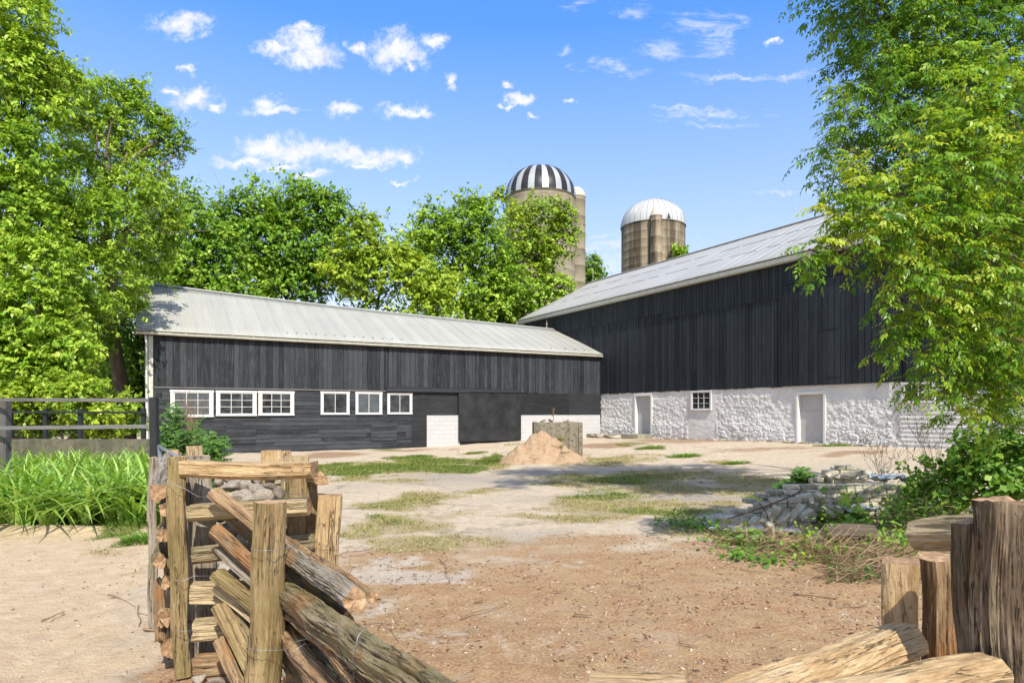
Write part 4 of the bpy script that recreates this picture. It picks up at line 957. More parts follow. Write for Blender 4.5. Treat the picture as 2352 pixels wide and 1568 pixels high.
tree('maple_tree', 'spring-green domed tree between the yellowish tree and the striped silo', G0(-3.6, 46), [lob(*a, 45) for a in ((1000,520,55),(1060,500,55),(1100,500,50),(970,560,45),(1030,590,85),(1110,580,75),(1080,670,85),(1160,650,60),(1000,680,60),(1130,720,60),(1050,740,60),(1090,465,26))], M['leaf_a'], 9, bk, sub=.85, L=.27, Wd=.155, dens=22, r0=.32)
tree('orange_green_tree', 'ragged olive-green tree leaning across the striped silo', G0(2.2, 49), [lob(*a, 48) for a in ((1146,447,15),(1178,492,34),(1180,540,50),(1245,500,48),(1295,480,24),(1300,515,32),(1285,560,38),(1230,570,50),(1255,620,28),(1200,610,60),(1160,600,40),(1240,590,40))], M['leaf_y'], 10, bk, sub=.75, L=.26, Wd=.145, dens=20, inner=.25, r0=.2)
tree('maple_tree', 'low bright tree at the foot of the striped silo by the tall barn\'s end', G0(2.6, 48), [lob(*a, 47) for a in ((1180,690,60),(1240,680,50),(1285,650,26),(1130,710,50),(1210,720,40),(1290,690,26),(1250,725,30),(1160,740,40))], M['leaf_a'], 11, bk, sub=.75, L=.25, Wd=.14, dens=22, r0=.2)
tree('small_tree', 'small dark tree seen between the two silos', G0(8.7, 71), [lob(*a, 70) for a in ((1362,602,18),(1358,625,24),(1375,632,16),(1350,645,22))], M['leaf_b'], 12, sub=.7, L=.3, Wd=.17, dens=14, r0=.15)
tree('vine_bush', 'small leafy tip showing over the barn roof at the white-domed silo', G0(15.6, 61), [lob(*a, 60) for a in ((1556,575,12),(1562,588,15),(1572,578,7))], M['leaf_a'], 13, sub=.4, L=.25, Wd=.14, dens=12, r0=.08)
g_ = np.random.default_rng(77)
Vh, Fh, Ch = crown_geo([((x_, 62+6*math.sin(x_*.7), 3.5+2*math.sin(x_*1.3)), 5.0) for x_ in range(-62, -12, 5)], 20, sub=1.6, L=.5, Wd=.3, dens=14, inner=.4)
tag(np_obj('woods', Vh, Fh, M['leaf_b'], None, dict(rnd=Ch)), 'far green woods seen through gaps between the trees', kind='stuff')

# near box-elder boughs on the right: twigs with compound leaves
def spray_geo(lobes, seed, twig=.42, nl=9, ll=.085, lw=.034, per=1.0, droop=.35):
    g = np.random.default_rng(seed); PP, TT, NN, CC = [], [], [], []; TW_ = []
    for (c, r) in lobes:
        c = np.array(c); nt = int(per*26*(r/.45)**2.1)+5; tone_l = g.random()
        for _ in range(nt):
            d = unit(g.normal(size=3)+np.array([-.15, -.2, .1])); s = c+d*r*(.15+.75*g.random()); L_ = twig*(.6+.7*g.random())
            dr = unit(d+np.array([0, 0, .25])+g.normal(size=3)*.35); k = nl; ts = np.linspace(0, 1, k)
            pts = s+np.outer(ts, dr)*L_-np.outer(ts**2, np.array([0, 0, 1]))*L_*droop*(.5+g.random())
            TW_.append(pts[::2]); tone = np.clip(.35+.35*tone_l+.25*g.normal()+.2*d[2], 0, 1)
            for i in range(1, k):
                tg = unit(pts[i]-pts[i-1]); sd_ = unit(np.cross(tg, [0, 0, 1.0])+1e-6)
                rd = unit(tg*.45+sd_*(1 if i % 2 else -1)*(.8)+np.array([0, 0, -.35])+g.normal(size=3)*.25) if i < k-1 else unit(tg+np.array([0, 0, -.4]))
                nrm = unit(np.array([0, -.25, 1.0])+g.normal(size=3)*.45); nrm = unit(nrm-rd*np.dot(nrm, rd)); si = np.cross(nrm, rd); rl = ll*1.9
                sc = .75+.5*g.random()
                for (a, side) in ((.35, 1), (.35, -1), (.68, 1), (.68, -1), (1.0, 0)):
                    td = unit(rd*.75+si*side*.85+np.array([0, 0, -.25])) if side else unit(rd+np.array([0, 0, -.3]))
                    PP.append(pts[i]+rd*rl*a*sc+td*ll*.5*sc); TT.append(td); NN.append(nrm+g.normal(size=3)*.25); CC.append(np.clip(tone+.14*g.normal(), 0, 1))
    Pn, T, N = np.array(PP), np.array(TT), np.array(NN); n = len(Pn); sz = .7+.6*g.random(n)
    N = unit(N-T*np.sum(N*T, 1, keepdims=True)); b = np.cross(N, T); L_ = (ll*sz)[:, None]; W_ = (lw*sz*1.15)[:, None]
    # folded leaflet: two quads along the midrib
    v0 = Pn-T*L_*.5; v1 = Pn+b*W_*.5-T*L_*.08+N*W_*.12; v2 = Pn+T*L_*.55-N*L_*.15; v3 = Pn-b*W_*.5-T*L_*.08+N*W_*.12
    V = np.stack([v0, v1, v2, v3], 1).reshape(-1, 3)
    return V, quads(n), np.repeat(np.array(CC), 4), TW_
def near_tree(name, label, base, lobes, m, seed, r0, **kw):
    root = empty(name, base); tag(root, label, 'tree'); b = Vector(base); g = np.random.default_rng(seed)
    V, F, Cn, tw = spray_geo(lobes, seed, **kw); np_obj('crown', V-np.array(base), F, m, root, dict(rnd=Cn))
    cs = [Vector(c) for c, r in lobes]; mb = MB(); top = Vector((b.x+.3, b.y-.2, max(c.z for c in cs)*.8))
    pts = branch_pts(b-Vector((0, 0, .2)), top, g, 9, .03); mb.tube([p-b for p in pts], [r0*(1-.7*i/9) for i in range(10)], 12)
    for c in cs:
        k = max(2, min(range(10), key=lambda i: abs(pts[i].z-(c.z-(c-b).length*.2)))); q = branch_pts(pts[k], c, g, 6, .05, .04); ra = r0*(1-.7*k/9)*.32
        mb.tube([p-b for p in q], [ra*(1-.8*i/6)+.004 for i in range(7)], 6)
    for t in tw: mb.tube([Vector(p)-b for p in t], [.004, .0035, .003, .0025, .002][:len(t)], 3, False)
    mb.build('trunk', M['bark'], root, True); return root
T1 = [(1985,50,60,9.2),(1960,10,50,9.2),(2050,80,110,9.3),(2160,60,130,9.3),(2290,60,140,9.6),(1990,160,60,9.1),(2060,210,110,9),(2180,200,120,9.2),(2300,230,130,9.4),(1985,265,70,8.8),(2080,320,80,9),(1950,300,36,8.8),(1925,330,22,8.7),(2190,330,90,9.2),(2340,340,110,9.6),(2150,430,90,9.8),(2270,460,120,9.9),(2030,400,40,9.4),(1960,430,50,9.6),(1920,410,26,9.6),(2060,480,80,9.9),(2360,560,120,10),(2200,580,110,10),(2330,720,120,10.2),(2340,880,110,10.4)]
T1 += [(2000,-120,150,8.6),(1840,-320,120,8.0),(1720,-440,110,7.6),(1930,-560,190,8.6),(2150,-250,210,9.2),(2120,-520,220,9.2),(1640,-330,60,7.4),(2300,-150,200,9.8),(1800,-720,130,8.2)]
near_tree('box_elder_tree', 'tall green tree filling the upper right corner above the tall barn', G0(8.6, 10.8), [lob(a, b, c, d) for a, b, c, d in T1], M['leaf_dark'], 31, .13, per=1.35, twig=.42, ll=.068, lw=.026)
T2 = [(2215,210,34,6.6),(2250,240,40,6.6),(2220,300,75,6.6),(2320,260,80,6.7),(2330,180,30,6.7),(2140,310,40,6.6),(2150,370,70,6.5),(2250,390,100,6.6),(2340,400,100,6.8),(2060,440,60,6.4),(1985,430,45,6.4),(2090,400,34,6.4),(2000,490,70,6.3),(1940,510,50,6.3),(1905,560,38,6.3),(1858,572,22,6.3),(1970,560,55,6.4),(2080,520,80,6.5),(2170,500,80,6.6),(2280,520,110,6.8),(2060,600,60,6.6),(2160,600,80,6.8),(2100,670,60,6.8),(2060,650,34,6.7),(2240,640,100,6.9),(2340,640,100,7),(2090,740,44,6.9),(2160,760,80,7),(2260,780,100,7.1),(2350,780,90,7.2),(2090,800,50,7.1),(2170,860,70,7.2),(2260,880,65,7.3),(2345,880,60,7.3),(2140,890,30,7.2),(2215,950,34,7.4),(2310,960,40,7.5),(2200,840,45,7.3)]
near_tree('box_elder_tree', 'yellow-tinged near tree whose boughs droop in front of the tall barn', G0(7.6, 8.9), [lob(a, b, c, d) for a, b, c, d in T2], M['leaf_near'], 32, .07, per=1.7, twig=.30, ll=.052, lw=.021)
# shrubs under it
def shrub(name, label, base, lobes, m, seed, **kw): return tree(name, label, base, lobes, m, seed, cat='shrub', r0=.03, **kw)
shrub('bramble_shrub', 'green bramble shrub beneath the drooping boughs at the photo\'s right edge', G0(6.8, 9.4), [lob(*a, Y) for a, Y in (((2230,1040,48),9),((2300,1040,60),9.2),((2350,1090,60),8.8),((2250,1090,46),8.8),((2190,1070,30),9.2),((2310,1120,40),8.6),((2345,1010,50),9.6))], M['leaf_low'], 41, sub=.2, L=.10, Wd=.075, dens=9, inner=1.5)
shrub('bramble_shrub', 'low dark bramble right behind the brick heap', G0(6.3, 10.4), [lob(*a, Y) for a, Y in (((2130,1090,36),9.9),((2100,1120,24),9.6),((2165,1120,34),9.4),((2190,1150,34),9.0))], M['leaf_low'], 42, sub=.2, L=.09, Wd=.05, dens=8, inner=1.2)

# blade-like leaves: points on an arching path
def blades(base, dirs, length, width, arch, g, seg=4, lean=0.3, droop=.55):
    n = len(base); t = np.linspace(0, 1, seg+1); Vs = []
    side = np.stack([-dirs[:, 1], dirs[:, 0], np.zeros(n)], 1)
    for k in range(seg+1):
        u = t[k]; hor = (lean*u+arch*u*u); zz_ = u*(1-.28*lean)-arch*droop*u**2.6
        c = base+dirs*(hor*length)[:, None]*1.0; c = c.copy(); c[:, 2] += zz_*length
        w = (width*(1-u**2.2)*.5+.0005)[:, None]*(1 if k else .7); Vs += [c-side*w, c+side*w]
    V = np.stack(Vs, 1); F = []
    for k in range(seg): F.append(np.stack([np.arange(n)*(2*seg+2)+2*k+q for q in (0, 1, 3, 2)], 1))
    return V.reshape(-1, 3), np.concatenate(F)
# day lilies
g = np.random.default_rng(5); cl = []
for yy in np.arange(9.25, 14.6, .30):
    xr = (362-CX)/FP*yy+.02 if yy < 12 else (345-CX)/FP*yy
    for xx in np.arange(xr-6.5, xr, .27): cl.append((xx+g.normal()*.09, yy+g.normal()*.10+(.16*math.sin(xx*2.3) if yy < 9.6 else 0)))
cl = np.array(cl); nb = 22; bs = np.repeat(cl, nb, 0)+g.normal(size=(len(cl)*nb, 2))*.05; n = len(bs)
an = g.random(n)*2*math.pi; dr = np.stack([np.cos(an), np.sin(an)-.25, np.zeros(n)], 1); dr = unit(dr)
ln = (.88+.42*g.random(n))*(.85+.25*vn2(bs[:, 0]*1.3, bs[:, 1]*1.3, 4)); z0 = h(bs[:, 0], bs[:, 1])+.0
V, F = blades(np.stack([bs[:, 0], bs[:, 1], z0], 1), dr, ln, .045+.025*g.random(n), .25+.85*g.random(n), g, 7, .10+.25*g.random(n), .72)
rn = np.repeat(np.clip(.45+.25*g.normal(size=n), 0, 1), 16)
tag(np_obj('lily_leaves', V, F, M['lily'], None, dict(rnd=rn)), 'dense bed of arching strap-like lily leaves beside the sandy track', kind='stuff')
# grass
g = np.random.default_rng(6)
def grass_field(name, label, xr, yr, n, ln, kinds=('grass', 'dry'), thr=.35, wmul=1.0, tone=None, mk=None):
    x = g.uniform(*xr, n); y = g.uniform(*yr, n); 
    mg = pmask('grass', x, y) if mk is None else mk(x, y); md = pmask('dry', x, y) if mk is None else mg*0
    cl_ = fbm(x*4, y*4, 3, 31); m_ = np.maximum(mg, md*.75)+(cl_-.5)*.9
    k = (m_ > thr+g.random(n)*.5); x, y, mg, md = x[k], y[k], mg[k], md[k]; n = len(x)
    an = g.random(n)*2*math.pi; dr = np.stack([np.cos(an), np.sin(an), np.zeros(n)], 1)
    Ln = ln*(.5+g.random(n))*(.55+.45*np.clip(mg, 0, 1)); V, F = blades(np.stack([x, y, hfull(x, y)-.004], 1), dr, Ln, (.0045+.003*g.random(n))*wmul*(1+y/14), .2+.7*g.random(n), g, 2, .3+.5*g.random(n))
    rn = np.clip(.80-.62*np.clip(mg*1.1-.5*md, 0, 1)+.16*g.normal(size=n), 0, 1) if tone is None else np.clip(tone+.2*g.normal(size=n), 0, 1)
    return tag(np_obj(name, V, F, M['grass'], None, dict(rnd=np.repeat(rn, 6))), label, kind='stuff')
grass_field('grass', 'patchy green and dry grass growing through the yard\'s concrete', (-7, 8.5), (6.3, 27), 420000, .085)
# ------------------------------------------------------------------ split logs
def log(name, label, p0, p1, w, hgt, m, seed, cat='fence rail', group=None, parent=None, shape='split', roll=0.0, rough=1.0, bend=.015, taper=(1, 1), cracks=3, cutlevel=False, res=1.0, chip=.0, rag=.012, hole=None):
    """a riven or sawn log from p0 to p1; w across, hgt along its up axis; local z runs along it"""
    p0, p1 = Vector(p0), Vector(p1); ax = p1-p0; L = ax.length; zz = ax.normalized()
    upr = Vector((0, 0, 1)) if abs(zz.z) < .8 else Vector((0, -1, 0))
    xx = upr.cross(zz).normalized() if abs(zz.z) < .8 else Vector((1, 0, 0)); xx = (xx-zz*xx.dot(zz)).normalized(); yy = zz.cross(xx)
    roll = roll-(math.atan2(p0.x, p0.y) if abs(zz.z) >= .8 else 0)
    Mx = Matrix((xx, yy, zz)).transposed().to_4x4(); Mx.translation = p0; Mx = Mx @ Matrix.Rotation(roll, 4, 'Z')
    g = np.random.default_rng(seed); nt = int(72*res); nz = max(10, int(L/(.028/res)))
    th = np.linspace(0, 2*math.pi, nt, endpoint=False); zs_ = np.linspace(0, 1, nz)
    TH, ZS = np.meshgrid(th, zs_)
    if shape == 'square': E = [(0+g.normal()*.05, 1), (math.pi/2+g.normal()*.05, 1), (math.pi+g.normal()*.05, 1), (-math.pi/2+g.normal()*.05, 1)]+[(math.pi/4+k*math.pi/2, 1.27+.12*g.random()) for k in range(4)]
    elif shape == 'wedge': E = [(-math.pi/2, .9), (math.pi*.12, .78), (math.pi*.88, .80), (math.pi/2, 1.0), (-.5, .98), (math.pi+.5, .98)]
    elif shape == 'round': E = [(k*2*math.pi/9+g.normal()*.2, .94+.1*g.random()) for k in range(9)]
    elif shape == 'flat': E = [(math.pi/2, .9), (-math.pi/2, 1), (0, 1), (math.pi, 1), (math.pi*.25, 1.32), (math.pi*.75, 1.30), (-math.pi*.25, 1.12), (-math.pi*.75, 1.08)]
    else: E = [(k*2*math.pi/6+g.normal()*.28, .80+.28*g.random()) for k in range(6)]
    rad = np.full(TH.shape, 9.0)
    for i, (ph, d) in enumerate(E):
        dd = d*(1+.10*(vn2(ZS*L*2.2, ZS*0+i, seed)-.5)*rough); c = np.cos(TH-ph-.10*(vn2(ZS*L*1.3, ZS*0+i+40, seed)-.5)); rad = np.minimum(rad, np.where(c > .05, dd/np.maximum(c, .05), 9))
    ct, st_ = np.cos(TH)*3, np.sin(TH)*3; rad0 = rad*1.0
    def n3(s, kz, sd): return fbm(ct*s+ZS*L*kz*.37+9, st_*s+ZS*L*kz+3, 3, seed+sd)-.5
    rad = rad+rough*(.34*n3(.25, .9, 1)+.26*n3(.7, 1.1, 2)+.20*n3(1.8, 1.6, 3)+.14*n3(4, 2.2, 4)+.09*n3(2.5, 16, 6))
    rad = rad-rough*.30*np.abs(n3(1.5, 1.3, 9))*1.4-rough*.16*np.abs(n3(4.0, 2.0, 12))+.05*rough
    for k in range(cracks):
        a0 = g.random()*2*math.pi; wob = .22*(vn2(ZS*L*2.5, ZS*0+k*7, seed+5)-.5)*2; sg = .05+.05*g.random()
        dd = np.angle(np.exp(1j*(TH-a0-wob))); rad = rad-(.10+.16*g.random())*rough*np.exp(-(dd/sg)**2)*sst(.3, .55, vn2(ZS*L*1.7+k, ZS*0, seed+8))
    tp = taper[0]+(taper[1]-taper[0])*ZS
    rad = rad0+(rad-rad0)*(1-.85*np.exp(-np.minimum(ZS, 1-ZS)*L/.045))
    if hole: rad = rad*(1-hole[4]*np.exp(-(np.angle(np.exp(1j*(TH-hole[0])))/hole[2])**4-((ZS*L-hole[1]+.03*np.sin(TH*9))/hole[3])**4))
    if chip: rad = rad*(1-chip*sst(.5, .7, fbm(ct*.6+ZS*L*.8, st_*.6, 3, seed+17)))
    bx_ = bend*L*np.sin(math.pi*ZS)*math.cos(seed*1.7)+.006*np.sin(ZS*L*9+seed); by_ = bend*L*np.sin(math.pi*ZS)*math.sin(seed*2.3)
    Xl = rad*np.cos(TH)*w/2*tp+bx_; Yl = rad*np.sin(TH)*hgt/2*tp+by_
    Zl = ZS*L; jag = rag*(fbm(ct*.33+7, st_*.33+2, 4, seed+30)-.5)*2.2
    Zl = Zl+np.where(ZS > .999, jag, 0)+np.where(ZS < .001, -jag, 0)
    V = np.stack([Xl, Yl, Zl], -1).reshape(-1, 3); F = []
    for i in range(nz-1):
        a = i*nt+np.arange(nt); b = i*nt+(np.arange(nt)+1) % nt; F.append(np.stack([a, b, b+nt, a+nt], 1))
    F = np.concatenate(F); mi = np.zeros(len(F), int); VV_ = [V]; FF = [F]; base = len(V)
    for end in (0, nz-1):
        ring = V[end*nt:(end+1)*nt]; c = ring.mean(0); prev = np.arange(end*nt, end*nt+nt); zdir = 1 if end else -1
        for f_ in (.90, .62, .32, .04):
            q = c+(ring-c)*f_; q[:, 2] = c[2]+(ring[:, 2]-c[2])*f_+zdir*.006*(fbm(q[:, 0]*30+seed, q[:, 1]*30, 4, seed+end)-.5)*(.7+rag*8)
            VV_.append(q); cur = base+np.arange(nt); base += nt; a, b = prev, np.roll(prev, -1); c1, c2 = cur, np.roll(cur, -1)
            FF.append(np.stack([a, b, c2, c1] if end else [b, a, c1, c2], 1)); mi = np.concatenate([mi, np.ones(nt, int)]); prev = cur
        k = np.arange(0, nt-1, 2); FF.append(np.stack([prev[k], prev[k+1], prev[(k+2) % nt], prev[0]*np.ones(len(k), int)], 1)[1:-1]); mi = np.concatenate([mi, np.ones(len(k)-2, int)])
    o = np_obj(name, np.concatenate(VV_), np.concatenate(FF), [m, M['end']], parent, smooth=True, midx=mi)
    o.matrix_world = Mx
    if parent: o.matrix_parent_inverse = Matrix(); o.matrix_local = parent.matrix_world.inverted() @ Mx if parent.type != 'EMPTY' else Matrix.Translation(-Vector(parent.location)) @ Mx
    else: tag(o, label, cat, group)
    if parent and label: o['label'] = label
    # crisp edges between bark faces and cut ends
    sm_ = o.modifiers.new('edges', 'EDGE_SPLIT'); sm_.split_angle = R(48)
    return o
def wire(label, pts, r=.0016, name='wire', cat='wire', group='wire ties on the split-rail fence'):
    b = Vector(pts[0]); mb = MB(); mb.tube([Vector(p)-b for p in pts], r, 5); o = mb.build(name, M['wire'], None, True, b); tag(o, label, cat, group); return o
def loop_around(c, rx, ry, z, tilt=.03, tail=None, n=22, wob=.006, seed=0):
    g = random.Random(seed); out = []
    for k in range(n+1):
        a = -math.pi*.5+2*math.pi*k/n; out.append(Vector((c[0]+rx*math.cos(a), c[1]+ry*math.sin(a), z+tilt*math.cos(a)+g.uniform(-wob, wob))))
    if tail: out += [Vector(t) for t in tail]
    return out

# ---- the stone-filled crib on the left: front frame of two posts with nailed cross pieces
crib = empty('rail_crib', P(560, 1500, 4.25)); crib.location.z = 0
tag(crib, 'ladder-like wooden frame of split cross pieces nailed to two posts', 'fence frame')
YB = 4.22
log('post', None, P(470, 1560, YB+.12), P(450, 1062, YB+.12), .165, .12, M['w_grey'], 11, parent=crib, shape='square', rough=.55, cracks=5, rag=.004)
log('post', None, P(708, 1560, YB+.30), P(690, 1062, YB+.30), .20, .14, M['w_moss'], 12, parent=crib, shape='split', rough=.6, cracks=3, rag=.004)
YC = 4.05
log('top_rail', 'flat-topped pale top rail', P(424, 1074, YC), P(722, 1077, YC+.02), .17, .105, M['w_fresh'], 13, parent=crib, shape='flat', rough=.5, cracks=2, rag=.006, res=1.3)
log('cross_rail', None, P(434, 1178, YC+.02), P(711, 1162, YC+.1), .13, .105, M['w_pale'], 14, parent=crib, shape='flat', rough=.6, cracks=2, bend=.012)
log('cross_rail', 'mossy grey cross piece', P(440, 1275, YC+.02), P(722, 1244, YC+.3), .12, .105, M['w_bark'], 15, parent=crib, shape='flat', rough=.9, cracks=4)
log('cross_rail', None, P(440, 1360, YC+.03), P(572, 1356, YC+.12), .12, .112, M['w_pale'], 16, parent=crib, shape='square', rough=.8, cracks=3)
log('cross_rail', None, P(446, 1446, YC+.03), P(552, 1441, YC+.1), .13, .115, M['w_pale'], 17, parent=crib, shape='square', rough=.7, cracks=3)
log('cross_rail', 'orange lowest cross piece', P(449, 1526, YC+.03), P(524, 1523, YC+.06), .13, .115, M['w_rot'], 18, parent=crib, shape='square', rough=.8, cracks=3)
PO = 'upright split posts of the crib'
log('fence_post', 'tall yellow-green mossy post at the crib\'s left corner', P(420, 1552, 4.04), P(404, 1048, 4.04), .098, .10, M['w_moss'], 21, 'post', PO, shape='square', rough=.7, cracks=1, rag=.003, taper=(.85, 1))
log('fence_post', 'foremost thick brown-green post standing before the slanting rails', P(598, 1660, 3.62), P(620, 1152, 3.62), .158, .13, M['w_moss'], 22, 'post', PO, shape='split', rough=.55, cracks=3, rag=.008, res=1.3, taper=(1.1, 1))
log('fence_post', 'short tan post standing free on the yard side of the rails', P(738, 1525, 4.42), P(757, 1136, 4.42), .158, .13, M['w_fresh'], 23, 'post', PO, shape='square', rough=.7, cracks=4, rag=.004, taper=(.9, 1))
for i, (a, b, px0, w_, m_, lb) in enumerate(((395,1033,0,.085,'w_fresh','rear crib post top just behind the mossy left corner post'),(445,1024,0,.13,'w_pale','rear crib post top in front of the mugwort'),(447,1046,0,.21,'w_grey','broad grey rear post top behind the top rail\'s left end'),
        (625,1034,0,.16,'w_fresh','warm tan rear post top behind the middle of the top rail'),(655,1035,0,.10,'w_fresh','narrow tan rear post top beside the broader one'),(678,1047,0,.20,'w_pale','pale rear post top behind the top rail\'s right part'))):
    Yp = (5.3, 5.8, 5.2, 5.6, 5.65, 5.0)[i]
    log('fence_post', lb, (P(a, b, Yp).x, Yp, 0), P(a, b, Yp), w_, .11, M[m_], 40+i, 'post', PO, shape='square', rough=.5, cracks=2, rag=.003)
log('fence_post', 'small grey stub of a post left of the crib behind the rail ends', (P(352, 1050, 5.0).x, 5.0, 0), P(352, 1050, 5.0), .06, .07, M['w_grey'], 47, 'post', PO, shape='square', rough=.6)
# rail ends stacked along the crib's left side
RL = 'rail ends stacked against the crib\'s left side'
for i, (a, b, a2, b2, w_, m_, lb) in enumerate(((361,1133,395,1050,.095,'w_grey','topmost grey rail end with an orange cut face'),(377,1170,392,1110,.06,'w_bark','thin barky rail second from the top of the left stack'),(373,1232,388,1150,.065,'w_rot','orange rotten rail end below the thin barky one'),
        (369,1290,391,1210,.075,'w_bark','barky rail end in the middle of the left stack'),(383,1340,398,1270,.06,'w_rot','splintered orange rail end hidden half behind the mossy post'),(386,1418,392,1300,.085,'w_fresh','tan rail end low in the left stack'),
        (371,1430,384,1350,.045,'w_bark','thin dark rail outermost in the left stack'),(384,1492,398,1400,.095,'w_rot','lowest big orange rail end above the dirt'))):
    log('split_rail', lb, P(a, b, 3.98+.02*i), P(a2, b2, 5.4), w_, w_*1.2, M[m_], 60+i, 'split rail', RL, shape='split', rough=1.1, cracks=3, rag=.02, chip=.15)
for i, (a, b, c, d) in enumerate(((392,1170,1310,4.02),(372,1330,1470,4.0),)):
    log('split_rail', ('upright splintered slab behind the mossy corner post','slanting barky slab against the left stack')[i], P(a-6, c, d+.14), P(a-3, b, d+.2), .07, .06, M[('w_bark','w_rot')[i]], 70+i, 'split rail', RL, shape='split', rough=1.2, chip=.2, rag=.03)
# rails slanting out of the crib towards the viewer
RS = 'loose rails slanting out of the crib'
def rl(i, lb, a, b, w_, h_, m_, **kw): return log('split_rail', lb, P(*a), P(*b), w_, h_, M[m_], 80+i, 'split rail', RS, **kw)
rl(0, 'top rotten rail leaning from the crib behind the foremost post', (494,1130,3.98), (690,1296,3.74), .082, .085, 'w_rot', rough=1.3, cracks=4, rag=.02)
rl(1, 'silvery weathered rail with a free jagged end over the yard', (640,1262,4.05), (818,1378,3.02), .125, .10, 'w_grey', rough=1.3, cracks=5, rag=.02, bend=.02, res=1.8)
rl(2, 'thin dark rotten rail lying beside the silvery one', (650,1240,4.2), (858,1372,3.15), .055, .06, 'w_rot', rough=1.6, cracks=4, rag=.04, taper=(1.1, .8))
rl(3, 'orange-brown barky rail in the upper left fan', (492,1214,3.97), (700,1402,3.74), .082, .09, 'w_rot', rough=1.2, cracks=4, rag=.02)
rl(4, 'largest mossy rail running down to the photo\'s lower edge', (640,1352,3.98), (1050,1640,1.98), .145, .13, 'w_bark', rough=1.1, cracks=5, rag=.02, bend=.006, res=1.6)
rl(5, 'dark underside rail beneath the largest mossy one', (620,1375,4.05), (900,1640,2.35), .10, .09, 'w_rot', rough=1.5, cracks=4, res=1.3)
rl(6, 'mossy bent rail in the middle of the fan', (500,1318,3.95), (660,1452,3.76), .09, .09, 'w_moss', rough=1.1, cracks=4, rag=.02, bend=.03)
rl(7, 'lit orange rail low between the foremost and the free post', (632,1410,4.0), (835,1650,2.8), .105, .10, 'w_rot', rough=.9, cracks=4, res=1.3)
rl(8, 'grey-brown lower rail alongside the lit orange one', (668,1400,4.1), (900,1660,2.9), .09, .08, 'w_bark', rough=1.2, cracks=4)
rl(9, 'steep mossy slab at the foot of the fan', (500,1392,3.93), (592,1560,3.74), .085, .07, 'w_moss', rough=1.0, cracks=3)
rl(10, 'green-grey slab tucked behind the foremost post', (540,1400,4.0), (618,1560,3.78), .085, .07, 'w_bark', rough=1.0, cracks=3)
rl(11, 'thin orange sliver lowest in the fan', (506,1468,3.9), (572,1610,3.72), .075, .06, 'w_rot', rough=1.3, cracks=3)
rl(12, 'dark grey lowest rail under the lit orange one', (650,1490,3.9), (740,1640,3.2), .08, .08, 'w_bark', rough=1.1)
rl(13, 'short grey offcut between the two leaning rails', (545,1285,4.05), (680,1420,3.85), .065, .07, 'w_grey', rough=1.2, chip=.2)
rl(14, 'broken orange rail stub poking past the top rail\'s right end', (700,1092,4.7), (737,1098,4.35), .085, .09, 'w_rot', rough=1.2, rag=.02)
rl(15, 'long rail lying along the crib\'s right side away from the viewer', (722,1215,4.5), (700,1140,5.6), .10, .10, 'w_bark', rough=1.0)
for i, (lb, a, b, w_, h_, m_) in enumerate((('thin grey rail crossing above the mossy bent one', (500,1262,4.02), (640,1385,3.8), .06, .055, 'w_grey'),('splintered brown rail just under the top rotten one', (500,1160,4.2), (650,1290,3.9), .06, .06, 'w_bark'),
    ('narrow tan split rail between the orange and the mossy rails', (497,1352,4.02), (600,1440,3.84), .05, .06, 'w_pale'),('grey split rail low behind the foremost post', (530,1372,4.1), (660,1560,3.75), .07, .065, 'w_grey'),
    ('thin barky rail close under the silvery one', (648,1300,4.1), (800,1420,3.3), .06, .06, 'w_bark'),('tan sliver between the silvery and the largest rail', (645,1318,4.05), (770,1420,3.4), .045, .05, 'w_pale'),
    ('brown rail in the shade beneath the largest mossy rail', (640,1440,4.0), (860,1620,2.75), .07, .07, 'w_bark'),('grey weathered rail on the shaded underside of the fan', (640,1395,4.15), (880,1600,2.7), .07, .06, 'w_grey'),
    ('short mossy rail lying steeply by the lowest crosspiece', (524,1500,3.95), (600,1640,3.75), .075, .06, 'w_moss'),('thin reddish slat deep inside the crib', (600,1300,4.7), (700,1420,4.4), .05, .06, 'w_rot'),
    ('dark rail end showing between foremost post and largest rail', (655,1470,3.7), (760,1640,3.0), .075, .07, 'w_rot'))):
    log('split_rail', lb, P(*a), P(*b), w_, h_, M[m_], 160+i, 'split rail', RS, shape='split', rough=1.3, cracks=3, rag=.015, res=1.2)
# wires
wire('wire tied from the mossy corner post to the grey crib post', [P(384,1108,3.95), P(400,1113,3.93), P(425,1122,3.95), P(455,1140,3.97), P(478,1142,4.0), P(483,1128,4.05)])
wire('wire around the mossy corner post at half height', [P(396,1330,3.95), P(420,1334,3.93), P(445,1322,3.98), P(490,1322,4.02)])
wire('twisted wire near the mossy corner post\'s foot', [P(398,1445,3.93), P(420,1449,3.93), P(440,1447,3.95), P(452,1456,4.0)])
wire('upper wire around the foremost post', [P(573,1258,3.6), P(578,1261,3.52), P(600,1264,3.5), P(630,1263,3.51), P(650,1258,3.6), P(680,1252,3.9), P(722,1262,4.2), P(786,1277,4.3)])
wire('second thin wire strand past the silvery rail', [P(650,1262,3.6), P(690,1245,4.0), P(725,1240,4.3), P(740,1252,4.33), P(775,1254,4.35), P(786,1240,4.4)])
wire('lower twisted wire around the foremost post', [P(563,1480,3.56), P(575,1488,3.5), P(600,1493,3.49), P(640,1492,3.52), P(655,1491,3.5), P(680,1472,3.3), P(706,1466,3.3), P(716,1480,3.3)])
wire('wire knot lying on the lit orange rail', [P(655,1492,3.4), P(672,1510,3.2), P(680,1490,3.2), P(700,1478,3.25), P(725,1480,3.3), P(741,1499,3.4)])
wire('wide wire loop over the largest mossy rail', [P(815,1575,2.6), P(811,1510,2.5), P(822,1460,2.52), P(845,1432,2.6), P(872,1430,2.7), P(900,1450,2.8), P(916,1476,2.85)])
